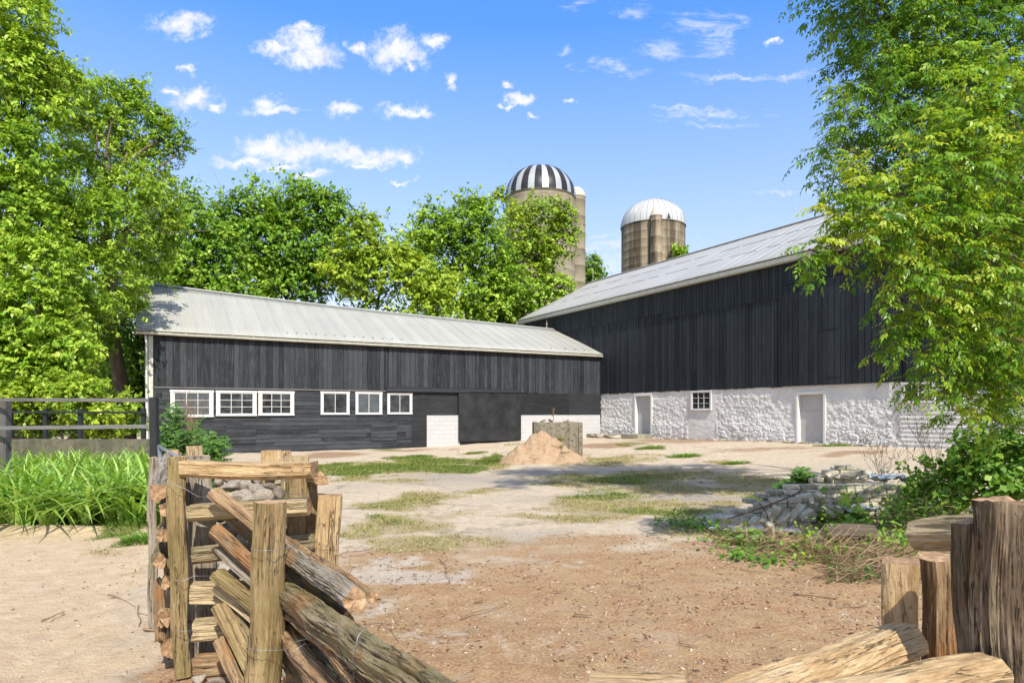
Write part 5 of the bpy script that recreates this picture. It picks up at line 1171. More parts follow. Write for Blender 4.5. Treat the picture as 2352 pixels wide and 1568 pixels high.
wire('wire around the crib\'s mossy right post', [P(652,1128,4.33), P(670,1134,4.28), P(700,1136,4.28), P(718,1126,4.35), P(722,1140,4.35)])

# stones inside the crib
def rock_mesh(seed, sub=3, ang=.45):
    import bmesh
    bm = bmesh.new(); bmesh.ops.create_icosphere(bm, subdivisions=sub, radius=.5); r = random.Random(seed)
    pl = [(Vector((r.gauss(0, 1), r.gauss(0, 1), r.gauss(0, 1))).normalized(), r.uniform(.24, .40)) for _ in range(11)]
    sc = Vector((r.uniform(.85, 1.15), r.uniform(.75, 1), r.uniform(.6, .85)))
    for v in bm.verts:
        p = v.co.copy()
        for n_, d in pl:
            k = p.dot(n_)-d
            if k > 0: p -= n_*k*.85
        p *= 1+.10*mnoise.noise(p*3+Vector((seed, 0, 0)))+.05*mnoise.noise(p*8+Vector((0, seed, 0)))
        v.co = Vector((p.x*sc.x, p.y*sc.y, p.z*sc.z))*1.15
    me = bpy.data.meshes.new('stone'); bm.to_mesh(me); bm.free(); me.polygons.foreach_set('use_smooth', [True]*len(me.polygons)); me.materials.append(M['stone']); return me
RM = [rock_mesh(s) for s in range(7)]
rr = random.Random(8)
def stone(px, py, Yd, rp, label, group, flat=.85, name='field_stone', cat='stone'):
    o = bpy.data.objects.new(name, rr.choice(RM)); C.objects.link(o); o.location = P(px, py, Yd); s = rp*2/FP*Yd
    o.scale = (s*rr.uniform(1, 1.2), s*rr.uniform(.9, 1.1), s*rr.uniform(.85, 1.05)*flat/.85); o.rotation_euler = (rr.uniform(-.4, .4), rr.uniform(-.4, .4), rr.uniform(0, 6.28)); return tag(o, label, cat, group)
SG = 'field stones heaped inside the crib'
for (px, py, rp, Yd) in ((502,1108,15,4.9),(530,1118,22,4.75),(560,1113,18,5.0),(585,1125,24,4.7),(560,1140,20,4.6),(613,1122,20,4.9),(637,1135,20,4.6),(606,1140,22,4.55),(540,1150,18,4.5),(505,1132,18,4.7),(590,1105,14,5.3),(620,1100,14,5.4),(525,1100,14,5.5),(645,1108,14,5.2),(574,1150,16,4.5),
    (510,1190,18,4.5),(490,1215,14,4.5),(530,1215,24,4.5),(560,1235,26,4.5),(590,1220,22,4.6),(655,1225,22,4.6),(540,1250,20,4.5),(640,1245,18,4.5),(575,1185,20,4.6),(630,1180,18,4.6),(500,1160,16,4.6),(620,1270,26,4.6),(560,1275,22,4.6),(660,1175,16,4.7),(640,1200,20,4.7)):
    stone(px, py, Yd, rp*1.12, 'rounded grey-beige field stone among those packed in the wooden crib', SG)
for i in range(46):
    px, py = rr.uniform(500, 690), rr.uniform(1145, 1500); stone(px, py, rr.uniform(4.75, 5.2), 24, 'dull field stone deep in the shade of the crib', 'shaded stones low in the crib')
stone(457, 1560, 3.95, 20, 'smooth pale cobble at the crib\'s foot', None); stone(500, 1562, 3.9, 24, 'flat brown cobble beside the smooth pale one', None, .5)

# ---- the near fence at the lower right
NF = 'posts of the near right fence'
log('fence_post', 'tan squared post, left one of the near pair', P(2078, 1620, 2.72), P(2066, 1287, 2.72), .132, .13, M['w_fresh'], 121, 'post', NF, shape='square', rough=.55, cracks=5, rag=.004, res=1.6, taper=(.92, 1))
log('fence_post', 'hollow orange-brown post with a rotten knot hole, right one of the near pair', P(2160, 1620, 2.85), P(2150, 1276, 2.80), .165, .14, M['w_rot'], 122, 'post', NF, shape='split', rough=.9, cracks=6, rag=.006, res=1.6, chip=.08, hole=(1.45, .38, .40, .045, .6))
log('fence_post', 'narrow dark weathered post beside the large one', P(2262, 1900, 2.25), P(2228, 1200, 2.25), .11, .12, M['w_dark'], 123, 'post', NF, shape='split', rough=.8, cracks=5, rag=.02, res=1.6)
log('fence_post', 'large rugged weathered post in the lower right corner', P(2325, 1900, 2.15), P(2296, 1152, 2.15), .15, .15, M['w_dark'], 124, 'post', NF, shape='split', rough=.9, cracks=6, rag=.02, res=2)
log('fence_post', 'grey-streaked post cut off by the photo\'s right edge', P(2392, 1900, 2.2), P(2366, 1158, 2.2), .13, .13, M['w_grey'], 125, 'post', NF, shape='split', rough=.9, cracks=5, rag=.02, res=1.6)
NR = 'rails of the near right fence'
log('split_rail', 'thick pale rail lying behind the tan near posts', P(2112, 1228, 3.3), P(2290, 1222, 2.9), .17, .15, M['w_pale'], 126, 'split rail', NR, shape='round', rough=.8, cracks=4, rag=.008, res=1.5)
log('split_rail', 'shaded log below the thick pale rail', P(2150, 1292, 3.5), P(2330, 1330, 3.2), .13, .13, M['w_bark'], 127, 'split rail', NR, shape='split', rough=.9)
log('split_rail', 'broad tan rail sloping from the near posts to the lower edge', P(2075, 1468, 2.6), P(1640, 1640, 1.72), .165, .13, M['w_fresh'], 128, 'split rail', NR, shape='round', rough=.6, cracks=3, res=2, bend=.004)
log('split_rail', 'broad tan slab end lying before the near posts', P(2262, 1548, 2.12), P(1850, 1640, 1.72), .17, .13, M['w_fresh'], 129, 'split rail', NR, shape='round', rough=.5, cracks=3, res=2, rag=.008)
log('split_rail', 'rounded tan rail top barely showing at the lower edge', P(1352, 1600, 1.70), P(1580, 1607, 1.66), .12, .11, M['w_fresh'], 130, 'split rail', NR, shape='flat', rough=.6, res=1.5)
log('split_rail', 'dark slanting rail glimpsed between the near posts', P(2195, 1330, 3.1), P(2230, 1470, 2.9), .10, .10, M['w_bark'], 131, 'split rail', NR, shape='split', rough=.9)

# ------------------------------------------------------------------ brick heap
def brick_mesh(seed, half=False):
    import bmesh
    bm = bmesh.new(); bmesh.ops.create_cube(bm, size=1); r = random.Random(seed)
    bmesh.ops.scale(bm, vec=(.11 if half else .215, .10, .062), verts=bm.verts)
    bmesh.ops.bevel(bm, geom=bm.edges[:], offset=.007, segments=1, affect='EDGES')
    bmesh.ops.subdivide_edges(bm, edges=[e for e in bm.edges if e.calc_length() > .05], cuts=3, use_grid_fill=True)
    for v in bm.verts:
        p = v.co*14; v.co += Vector((mnoise.noise(p+Vector((seed*3, 0, 0))), mnoise.noise(p+Vector((0, seed*5, 9))), mnoise.noise(p+Vector((4, 0, seed)))))*.0028
    me = bpy.data.meshes.new('brick'); bm.to_mesh(me); bm.free(); me.materials.append(M['brick']); return me
BMF = [brick_mesh(s) for s in range(6)]; BMH = [brick_mesh(s+20, True) for s in range(4)]
br = random.Random(12)
def brick(p, rot, label, group, half=False):
    o = bpy.data.objects.new('brick', br.choice(BMH if half else BMF)); C.objects.link(o); o.location = p; o.rotation_euler = rot; tag(o, label, 'brick', group); return o
def stack(p0, ang, prof, depth, label, group, z0=0.0):
    """courses of bricks; prof[c] = (start, end) along the stack in metres"""
    dx, dy = math.cos(ang), math.sin(ang); nxx, nyy = -dy, dx
    for c, (a, b) in enumerate(prof):
        for r_ in range(depth):
            u = a+br.uniform(0, .05)+r_*.04
            while u < b:
                hb = br.random() < .38; l = .115 if hb else .22
                off = r_*.112+br.uniform(-.012, .012)
                x = p0[0]+dx*(u+l/2)+nxx*off; y = p0[1]+dy*(u+l/2)+nyy*off
                brick((x, y, float(h(x, y))+z0+.033+c*.066+.002), (br.uniform(-.03, .03), br.uniform(-.03, .03), ang+br.uniform(-.06, .06)), label, group, hb)
                u += l+br.uniform(.002, .012)
bc = G(1688, 1212)
stack((bc.x+.05, bc.y+.05), .03, [(0, 1.0), (.02, .98), (.10, 1.02), (.14, 1.0), (.22, .95), (.42, .92)], 2, 'grey brick in the neat stepped courses at the heap\'s near left end', 'bricks stacked at the heap\'s near end')
stack((bc.x+.42, bc.y+.45), .05, [(0, .9), (0, .9), (0, .95), (.05, 1.0), (.1, 1.05), (.1, .95), (.2, .9)], 2, 'grey brick in the middle courses behind the near stack', 'bricks stacked in the heap\'s middle')
q = P(1848, 1148, 9.9)
stack((q.x-.15, 9.85), .02, [(0, 1.45), (0, 1.45), (0, 1.45), (0, 1.45), (.0, 1.42), (-.05, 1.4), (-.22, 1.38), (-.2, 1.3)], 2, 'shaded brick in the long far stack under the weeds', 'bricks stacked at the heap\'s far end')
stack((q.x+.05, 10.1), .0, [(0, .5)]*0+[(.1, .9), (.2, .8), (.3, .7), (.5, .7)], 2, 'shaded brick near the top of the far stack', 'bricks on top of the far stack', .52)
for (px, py, Yd, rx, ry, rz, hb) in ((1765,1190,8.85,.5,.9,.9,0),(1778,1178,8.9,.4,.95,1.9,0),(1800,1190,8.85,.3,-.7,.4,0),(1820,1185,8.9,.6,-.6,.3,0),(1835,1172,9.0,.3,-.75,.5,0),(1850,1180,8.9,.2,-.5,.2,0),(1770,1215,8.6,.4,.9,1.0,0),(1790,1222,8.6,.2,.8,.8,1),(1760,1204,8.7,.3,.7,.7,0),
    (1862,1150,9.3,1.2,.2,1.3,0),(1880,1146,9.35,.9,.9,1.2,0),(1846,1140,9.4,.1,-.25,.1,0),(1868,1160,9.2,.5,.9,1.6,1),(1900,1160,9.2,.3,-.6,.9,0),(1908,1178,9.0,.5,.5,.6,1),(1920,1168,9.1,.3,.4,.4,0),(1930,1150,9.4,.2,.5,1.4,1),
    (1880,1100,10.0,.2,.1,.2,1),(1905,1098,10.0,.8,.5,1.2,0),(1925,1095,10.05,.2,.4,.6,1),(1945,1094,10.0,.1,.1,.4,0),(1965,1088,10.0,.2,-.5,.2,0),(1985,1095,10,.4,-.6,.3,1),(1880,1115,9.9,.1,.1,.3,0),(1925,1078,10.3,.1,.1,.2,0),(1945,1072,10.4,.1,.1,.9,0),(1952,1081,10.3,.1,.2,.1,0),(1910,1086,10.2,.3,.5,1.2,1),
    (1655,1190,9.2,.2,.1,.6,0),(1690,1176,9.5,.1,.3,.3,1),(1722,1150,9.6,.1,.1,.4,0),(1750,1138,9.7,.1,.1,.2,0),(1800,1130,9.8,.1,.1,.2,0),(1815,1146,9.5,.1,.2,.3,0),(1995,1085,10.6,.1,.2,.3,0),(2030,1082,10.8,.2,.1,.6,1),(1838,1120,9.9,.2,.2,.2,0),(1822,1132,9.7,.1,.1,.1,1)):
    p_ = P(px, py, Yd); brick(p_, (rx, ry, rz), 'tumbled brick lying askew on the heap between the stacks', 'bricks tumbled over the heap', bool(hb))
for i in range(30):
    px = br.uniform(1720, 1990); py = br.uniform(1180, 1208) if px < 1850 else br.uniform(1150, 1185); p_ = G(px, py+10); p_.z += br.uniform(.04, .16); p_.y += br.uniform(.1, .5)
    brick(p_, (br.uniform(-.7, .7), br.uniform(-.7, .7), br.uniform(0, 3)), 'brick half buried at the foot of the heap', 'bricks at the foot of the heap', br.random() < .4)
# torn plastic, rusty bar, log on the ground
def sheet(name, label, c, sx, sy, rz, seed, amp=.05, m='tarp'):
    n = 26; V = []; 
    for i in range(n):
        for j in range(n):
            u, v = i/(n-1)-.5, j/(n-1)-.5; e = 1+.35*(mnoise.noise(Vector((math.atan2(v, u)*1.5, seed, 0))))
            V.append((u*sx*e, v*sy*e, amp*(mnoise.noise(Vector((u*7, v*7, seed)))+.5*mnoise.noise(Vector((u*18, v*18, seed))))))
    id_ = (np.arange(n-1)[:, None]*n+np.arange(n-1)[None, :]).ravel(); o = np_obj(name, V, np.stack([id_, id_+n, id_+n+1, id_+1], 1), M[m], smooth=True)
    o.location = c; o.rotation_euler = (0, 0, rz); s = o.modifiers.new('thick', 'SOLIDIFY'); s.thickness = .003; tag(o, label, 'plastic sheet'); return o
c = G(1735, 1222); sheet('plastic_sheet', 'torn pale plastic sheet under the near bricks', (c.x, c.y+.02, .05), 1.1, .35, -.1, 3)
sheet('plastic_sheet', 'white crumpled plastic below the far brick stack', tuple(P(1935, 1166, 9.55)), .9, .3, .1, 5, .06)
sheet('plastic_sheet', 'bluish crumpled plastic draped over the top of the heap', tuple(P(2010, 1095, 10.3)), 1.0, .5, .1, 9, .08)
sheet('plastic_sheet', 'small white scrap left of the near bricks', tuple(P(1650, 1186, 9.4)), .32, .2, .4, 15, .05)
c0 = P(1763, 1205, 8.75); mb = MB(); pp = [P(1765,1203,8.7), P(1762,1180,8.7), P(1752,1165,8.75), P(1742,1152,8.8)]; mb.tube([p-c0 for p in pp], .007, 6)
o = mb.build('rusty_bar', M['rust'], None, True, c0); tag(o, 'short bent rusty bar against the near bricks', 'metal bar')
c0 = P(1690, 1185, 8.6); mb = MB(); pp = [P(1672,1191,8.6), P(1700,1182,8.6), P(1760,1162,8.8), P(1815,1140,9.2), P(1842,1126,9.4)]; mb.tube([p-c0 for p in pp], .009, 6)
o = mb.build('rusty_bar', M['rust'], None, True, c0); tag(o, 'long rusty bar slanting up across the near brick stack', 'metal bar')
q = G(1965, 1262); log('stump_log', 'short sawn log with dark bark lying among the brush', (q.x-.20, q.y+.32, .14), (q.x+.34, q.y+.22, .13), .24, .23, M['bark'], 140, 'log', shape='round', rough=.5, cracks=1, rag=.002)

# ------------------------------------------------------------------ sand heap and concrete tank
ctr = G(1245, 1066); cy0 = ctr.y+1.0; cx0 = (1243-CX)/FP*cy0
n = 150; ax_ = np.linspace(-1.9, 1.9, n); XX, YY = np.meshgrid(ax_, ax_*.85); x_, y_ = XX.ravel(), YY.ravel()
def sandh(x, y):
    r1 = np.hypot((x-.08)/1.15, (y-.05)/1.0)*(1+.25*(fbm(np.arctan2(y, x)*1.2+5, x*0, 2, 3)-.5)); z = 1.10*(1-np.clip(r1, 0, 1)**1.35)**1.15+.10*np.exp(-(r1/.2)**2)*0
    r2 = np.hypot((x-.75)/.75, (y+.35)/.75); z = np.maximum(z, .48*np.clip(1-r2, 0, 1)**.8)
    r3 = np.hypot((x+.55)/.85, (y+.1)/.9); z = np.maximum(z, .60*np.clip(1-r3, 0, 1)**.8)
    rg = fbm(x*3, y*3, 5, 5)-.5; z = z+rg*.22*sst(0, .25, z)
    z = z+(fbm(x*7, y*7+z*6, 5, 15)-.5)*.20*sst(.02, .25, z)+(np.abs(fbm(x*3.2, y*3.2+z*3, 3, 16)-.5)-.12)*.32*sst(.05, .5, z)
    sc = np.exp(-(((x+.02)/.38)**2+((y+.75)/.55)**2)); z = z*(1-.40*sc)
    return z
zz0 = sandh(x_, y_); id_ = (np.arange(n-1)[:, None]*n+np.arange(n-1)[None, :]).ravel()
gzz = h(x_+cx0, y_+cy0); sp_ = np_obj('sand_pile', np.stack([x_, y_, gzz+zz0-.035+.0*zz0], 1), np.stack([id_, id_+1, id_+n+1, id_+n], 1), M['sand'], smooth=True); sp_.location = (cx0, cy0, 0)
tag(sp_, 'steep heap of pinkish sand in front of the mossy concrete tank', 'sand pile')
def local_blades(name, label, cx_, cy_, rx, ry, n, ln, seed, m='grass', tone=.3, zf_=None, cat='weed', up=.2, wd=.006):
    g = np.random.default_rng(seed); a = g.random(n)*6.283; r = g.random(n)**.6; x = r*np.cos(a)*rx; y = r*np.sin(a)*ry
    z = (h(x+cx_, y+cy_) if zf_ is None else zf_(x, y)); dr = np.stack([np.cos(a+g.normal(size=n)), np.sin(a+g.normal(size=n)), np.zeros(n)], 1)
    V, F = blades(np.stack([x, y, z-.01], 1), dr, ln*(.5+.7*g.random(n))*(1.15-r*.5), wd*(.7+.6*g.random(n)), up+.5*g.random(n), g, 3, .3+.4*g.random(n))
    o = np_obj(name, V, F, M[m], None, dict(rnd=np.repeat(np.clip(tone+.2*g.normal(size=n), 0, 1), 8))); o.location = (cx_, cy_, 0); tag(o, label, cat); return o
for (px, py, rx, ry, nn_, ln, lb, mm_, tn) in ((1128,1062,.45,.25,420,.40,'tall tuft of half-dry grass at the sand heap\'s left foot','grass',.45),(1105,1066,.35,.2,260,.2,'short green tuft left of the sand heap','grass',.15),(1300,1062,.22,.12,160,.13,'small green tuft at the sand heap\'s right foot','grass',.2),
    (1493,1030,.55,.35,700,.16,'low green weed patch below the far whitewashed doorstep','leaf_low',.55),(1572,1048,.55,.3,600,.18,'bright green weed clump in the middle of the pale yard','leaf_low',.6),(1690,1064,.45,.22,420,.14,'green weed tuft in the pale yard nearer the brick heap','leaf_low',.6),
    (1910,1024,.7,.15,420,.16,'row of small weeds along the whitewashed wall\'s foot','leaf_low',.5),(350,1240,.35,.3,600,.16,'low green weeds beside the lily bed\'s corner','leaf_low',.5),(300,1215,.5,.25,700,.17,'low weeds at the near edge of the lilies','leaf_low',.45),(1180,1022,.5,.08,160,.2,'thin weeds growing under the sliding door','grass',.4)):
    c = G(px, py); local_blades('weed_tuft', lb, c.x, c.y, rx, ry, nn_, ln, int(px), mm_, tn, wd=.012 if mm_ != 'grass' else .007)
for (dx, dy, n_, ln) in ((.55, -.35, 90, .2), (.72, -.70, 70, .14), (.62, .05, 120, .3)):
    zb = float(sandh(np.array([dx]), np.array([dy]))[0]); o = local_blades('weed_tuft', {90: 'green sprig halfway up the sand heap\'s right flank', 70: 'tiny sprig low on the sand heap\'s right flank', 120: 'leafy sprig between the sand heap and the tank'}[n_], cx0+dx, cy0+dy, .10, .10, n_, ln, n_, 'grass', .15); o.location.z = zb-.02
tk = empty('concrete_tank', tuple(G(1300, 1046))); tag(tk, 'mossy grey concrete tank with rounded corners behind the sand heap', 'tank')
Yt = 22.6; x0, x1 = P(1226, 970, Yt).x-tk.location.x, P(1338, 970, Yt).x-tk.location.x; ztp = P(1300, 969, Yt).z-tk.location.z
yt0 = Yt-tk.location.y
import bmesh as _b
def rbox(name, a, b, m, parent, bw=.06, seg=4):
    mb = MB(); mb.box(a, b); o = mb.build(name, m, parent, True); bev(o, bw, seg); return o
rbox('tank_wall', (x0, yt0, -.4), (x1-.14, yt0+.16, ztp), M['tank'], tk, .04)
mb = MB(); mb.hexa([(x1-.13, yt0, -.4), (x1+.02, yt0+.03, -.4), (x1-.35, yt0+1.8, -.4), (x1-.5, yt0+1.8, -.4), (x1-.13, yt0, ztp), (x1+.02, yt0+.03, ztp), (x1-.35, yt0+1.8, ztp), (x1-.5, yt0+1.8, ztp)]); bev(mb.build('tank_wall', M['tank'], tk, True), .05, 4)
mb = MB(); mb.box((x0, yt0+.17, -.4), (x0+.14, yt0+1.8, ztp-.01)); bev(mb.build('tank_wall', M['tank'], tk, True), .04, 3)
for (px, lb) in ((1248, 'flat brown stone on the tank rim\'s left part'), (1264, 'rounded stone on the tank rim beside the flat brown one'), (1300, 'pinkish stone on the middle of the tank rim')):
    stone(px, 966, Yt+.08, 7, lb, None, .55)
def stems(name, label, base, n, ht, seed, spread=.35, m='dead_stem', r=.004, cat='dead weed', buds=True, parent=None):
    g = np.random.default_rng(seed); mb = MB()
    for k in range(n):
        a = g.random()*6.283; t_ = Vector((math.cos(a)*spread*g.random()*ht, math.sin(a)*spread*g.random()*ht, ht*(.6+.5*g.random()))); s = Vector((g.normal()*.03, g.normal()*.03, 0))
        pts = branch_pts(s, t_, g, 6, .03); mb.tube(pts, [r*(1-.6*i/6) for i in range(7)], 4)
        for _ in range(4):
            i = g.integers(2, 6); e = pts[i]+Vector((g.normal()*.12, g.normal()*.12, .06+abs(g.normal())*.15))*ht; mb.tube(branch_pts(pts[i], e, g, 3, .06), [r*.5, r*.45, r*.4, r*.3], 3)
            if buds:
                for w in range(3): q = pts[i].lerp(e, .5+.22*w); mb.tube([q, q+Vector((0, 0, .02))], [.007, .004], 4)
    o = mb.build(name, M[m], None, False, base); tag(o, label, cat); return o
stems('dead_weed', 'dry branching stalk standing on the concrete tank', P(1272, 966, Yt+.2), 3, .45, 3, .25, r=.006)
stems('dead_weed', 'dry bare stalks leaning left of the concrete tank', G(1235, 1040), 5, .75, 4, .4, r=.005)
stems('dead_weed', 'dry bare stalks standing before the leftmost barn window', (P(440, 985, 20).x, 20.0, .3), 16, 1.9, 5, .25, r=.009)
stems('dead_weed', 'row of dark budded dry stalks rising behind the brick heap', P(2030, 1110, 10.6), 15, .95, 6, .9, m='bark', r=.003)
stems('dead_weed', 'dark dry stalks under the drooping boughs beside the whitewashed wall', P(2150, 1100, 9.8), 16, 1.2, 7, .8, m='bark', r=.003)
# steps
c = P(1478, 1001, 29.5); st_e = empty('stone_step', O, BROT); tag(st_e, 'old stone and concrete step below the far whitewashed door', 'step')
va_, vb_ = fR(1505, 1000)[0], fR(1437, 1000)[0]
mb = MB(); mb.box((-1.05, va_, -.2), (-.16, va_+1.25, .58)); bev(mb.build('step_block', M['step'], st_e, True), .03, 3)
mb = MB(); mb.box((-.95, va_+1.28, -.2), (-.16, vb_+2.6, .50)); bev(mb.build('step_slab', M['tank'], st_e, True), .05, 3)
for i in range(5):
    p_ = loc2w((-1.1+.12*i, va_+1.4+i*.75, .42)); o = bpy.data.objects.new('field_stone', RM[i]); C.objects.link(o); o.location = p_; o.scale = (.8, .55, .28); o.rotation_euler = (0, 0, i*1.3); tag(o, 'flat rough stone beside the step at the far whitewashed door', 'stone', 'flat stones beside the step')
# foot stones below the whitewashed wall
for i in range(30):
    v = fR(1520+i*18+rr.uniform(-5, 5), 1005)[0]; o = bpy.data.objects.new('field_stone', rr.choice(RM)); C.objects.link(o); p_ = loc2w((-.05-rr.uniform(0, .08), v, 0)); p_.z = float(h(p_.x, p_.y))+.02; o.location = p_; s = rr.uniform(.14, .3); o.scale = (s*1.3, s, s*.7); o.rotation_euler = (0, 0, rr.uniform(0, 6)); tag(o, 'pale rubble stone at the foot of the whitewashed wall', 'stone', 'rubble stones along the whitewashed wall')

# ------------------------------------------------------------------ left side: paddock fence, low wall, mugwort, pipe
pf = empty('paddock_fence', (P(0, 950, 12).x, 12, 0)); tag(pf, 'grey two-rail paddock fence with a broad post above the lilies', 'fence'); ox = pf.location.x
xg = P(358, 950, 9.9).x; yg = 9.9
def bar(parent, a, b, w, hh, m, name, rx=.003):
    a, b = Vector(a), Vector(b); d = (b-a); L = d.length; mb = MB(); mb.cur = rng.random(); mb.box((0, -w/2, -hh/2), (L, w/2, hh/2)); o = mb.build(name, m, parent)
    o.rotation_euler = d.to_track_quat('X', 'Z').to_euler(); o.location = a-(Vector(parent.location) if parent else Vector()); bev(o, rx, 1); return o
bar(pf, P(-420, 916, 12.6), P(352, 919, 10.0), .04, .055, M['fence_grey'], 'rail'); bar(pf, P(-420, 987, 12.6), P(345, 979, 10.0), .04, .06, M['fence_grey'], 'rail')
p_ = P(8, 921, 11.25); bar(pf, (p_.x, 11.3, -.2), p_+Vector((0, .05, 0)), .14, .10, M['fence_grey'], 'post')
p_ = P(-260, 921, 12.0); bar(pf, (p_.x, 12.1, -.2), p_+Vector((0, .1, 0)), .14, .12, M['fence_grey'], 'post')
gp = tag(bar(None, (xg, yg, -.2), (xg-.03, yg, P(358, 912, yg).z), .105, .10, M['black_iron'], 'gate_post'), 'dark square gate post between the lilies and the mugwort', 'post')
mb = MB(); mb.box((-.09, -.02, -.02), (.0, .02, .05)); mb.build('hinge', M['black_iron'], gp, loc=None).location = (2.1, 0, .06)
gr = random.Random(3)
bf = empty('shade_toned_fence', (P(100, 960, 17).x, 17.2, 0)); tag(bf, 'weathered fence coloured dark to stand for shade under the yellow-green shrub', 'fence')
for px in (24, 185, 330, 405-300): 
    q = P(px, 938, 16.6); bar(bf, (q.x, 16.6, -.1), (q.x, 16.6, q.z), .1, .09, M['black_iron'], 'post')  # near-black colour stands in for the shade falling on this fence
bar(bf, P(-200, 945, 16.5), P(335, 947, 16.5), .04, .05, M['black_iron'], 'rail')
lw = empty('low_wall', tuple(P(150, 1000, 15.2))); lw.location.z = 0; tag(lw, 'low mossy concrete wall behind the lily bed', 'wall', kind='thing')
a, b = P(-300, 1008, 15.6)-lw.location, P(345, 1009, 15.0)-lw.location
mb = MB(); N_ = 30
for i in range(N_):
    p0, p1 = a.lerp(b, i/N_), a.lerp(b, (i+1)/N_); z0_, z1_ = p0.z+gr.uniform(-.01, .01), p1.z
    mb.hexa([(p0.x, p0.y, -.3), (p1.x, p1.y, -.3), (p1.x, p1.y+.25, -.3), (p0.x, p0.y+.25, -.3), (p0.x, p0.y, z0_), (p1.x, p1.y, z1_), (p1.x, p1.y+.25, z1_), (p0.x, p0.y+.25, z0_)])
mb.build('wall_body', M['lowwall'], lw)
gg = np.random.default_rng(3)
c0 = P(366, 1030, 5.4); mb = MB(); mb.tube([P(365,1024,5.6)-c0, P(385,1036,5.3)-c0, P(418,1055,4.9)-c0, P(423,1060,4.9)-c0], .014, 8); mb.tube([P(366,1024,5.6)-c0, P(368,1052,5.5)-c0, P(370,1078,5.4)-c0], .016, 8)
tag(mb.build('steel_pipe', M['grey_metal'], None, True, c0), 'bent galvanised pipe at the crib\'s rear left corner', 'pipe')
# mugwort by the barn corner: many stems with feathery leaves
def mugwort(name, label, base, pts_px, Yd, seed):
    g = np.random.default_rng(seed); root = empty(name, base); tag(root, label, 'weed'); b = np.array(base); mb = MB(); PP, TT, CC = [], [], []
    for (px, py) in pts_px:
        for rep in range(3):
            tip = np.array(P(px+g.normal()*12, py+abs(g.normal())*10, Yd+g.normal()*.25)); s = b+np.array([(tip[0]-b[0])*.35, g.normal()*.15, 0]); q = branch_pts(s, tip, g, 9, .03, .03)
            mb.tube([p-Vector(base) for p in q], [.009*(1-.7*i/9) for i in range(10)], 5)
            for i in range(2, 10):
                for w in range(3):
                    a = g.random()*6.283; o_ = np.array(q[i])+(np.array(q[i-1])-np.array(q[i]))*g.random(); L_ = .20*(1.2-i/14); d = unit(np.array([math.cos(a), math.sin(a), .35])); sd_ = unit(np.cross(d, [0, 0, 1.])); tn = g.random()
                    for t_ in (.25, .45, .65, .85):
                        for sg in (1, -1): PP.append(o_+d*L_*t_+(d*.5+sd_*sg*.8)*L_*.22); TT.append(unit(d*.6+sd_*sg*.8+np.array([0, 0, -.1])*t_)); CC.append(tn)
                    PP.append(o_+d*L_*1.05); TT.append(d); CC.append(tn)
    PP, TT = np.array(PP), np.array(TT); n = len(PP); V = leaf_geo(PP-b, g.normal(size=(n, 3))*.35+np.array([0, -.35, 1.]), .095*(.7+.5*g.random(n)), .026, g, .15, TT)
    np_obj('foliage', V, quads(n), M['leaf_weed'], root, dict(rnd=np.repeat(np.clip(np.array(CC)*.6+.2, 0, 1), 4))); mb.build('stem', M['leaf_weed'], root, True)
mugwort('mugwort', 'tall feathery green weed at the low barn\'s corner window', (P(415, 1000, 13.8).x, 13.8, 0), [(385,930),(400,918),(420,938),(440,955),(370,950),(375,985),(410,985),(455,985),(395,1010),(430,1000),(465,1000),(375,1020),(450,1020),(415,1025),(362,970),(472,985)], 13.8, 5)
mugwort('mugwort', 'smaller feathery weed right of the tall one against the black siding', (P(478, 1000, 13.4).x, 13.4, 0), [(470,990),(500,995),(490,1010),(515,995),(475,1020),(465,1035),(495,1030)], 13.4, 6)
mugwort('mugwort', 'willowy green weed with upright tips left of the brick heap', G(1850, 1135), [(1835,1085),(1855,1075),(1868,1078),(1820,1105),(1845,1100),(1870,1095),(1880,1100),(1800,1125),(1830,1120),(1810,1115)], 11.2, 7)
mb_ = None
# ------------------------------------------------------------------ undergrowth, brush and litter on the ground
c = G(1800, 1255); g = np.random.default_rng(14)
def bushlet(name, label, pts, seed, L=.07, W_=.045, n=70, ht=.18, m='leaf_low', tone=.5):
    g = np.random.default_rng(seed); b = G(*pts[0]); PP, CC = [], []
    for (px, py) in pts:
        c = np.array(G(px, py)); k = g.normal(size=(n, 3))*np.array([.14, .14, .5]); k[:, 2] = np.abs(k[:, 2])*ht; PP.append(c+k); CC.append(np.clip(tone+.2*g.normal(size=n)+k[:, 2]*.8, 0, 1))
    PP = np.concatenate(PP)-np.array(b); nn_ = len(PP); V = leaf_geo(PP, g.normal(size=(nn_, 3))*.5+np.array([0, -.2, 1]), L*(.6+.8*g.random(nn_)), W_*(.6+.8*g.random(nn_)), g, .1)
    o = np_obj(name, V, quads(nn_), M[m], None, dict(rnd=np.repeat(np.concatenate(CC), 4))); o.location = b; tag(o, label, 'weed', kind='stuff' if name == 'leafy_weed' else None); return o
bushlet('leafy_weed', 'leafy weeds where the grass meets the near brick heap', [(1545,1205),(1560,1212),(1590,1210),(1610,1218),(1640,1222),(1660,1225)], 51, n=55, tone=.4)
bushlet('leafy_weed', 'broad-leaved weed in front of the near brick stack', [(1715,1250),(1730,1255),(1742,1252),(1722,1245)], 52, .12, .09, 26, .16)
bushlet('leafy_weed', 'small weed sprawl at the edge of the bark mulch', [(1690,1280),(1710,1284),(1735,1288),(1760,1290),(1665,1245),(1680,1240)], 53, n=40, ht=.1)
bushlet('burdock', 'large round-leaved plant right of the tumbled bricks', [(1925,1215),(1945,1210),(1960,1205),(1940,1225),(1975,1200)], 54, .13, .11, 34, .4, tone=.5)
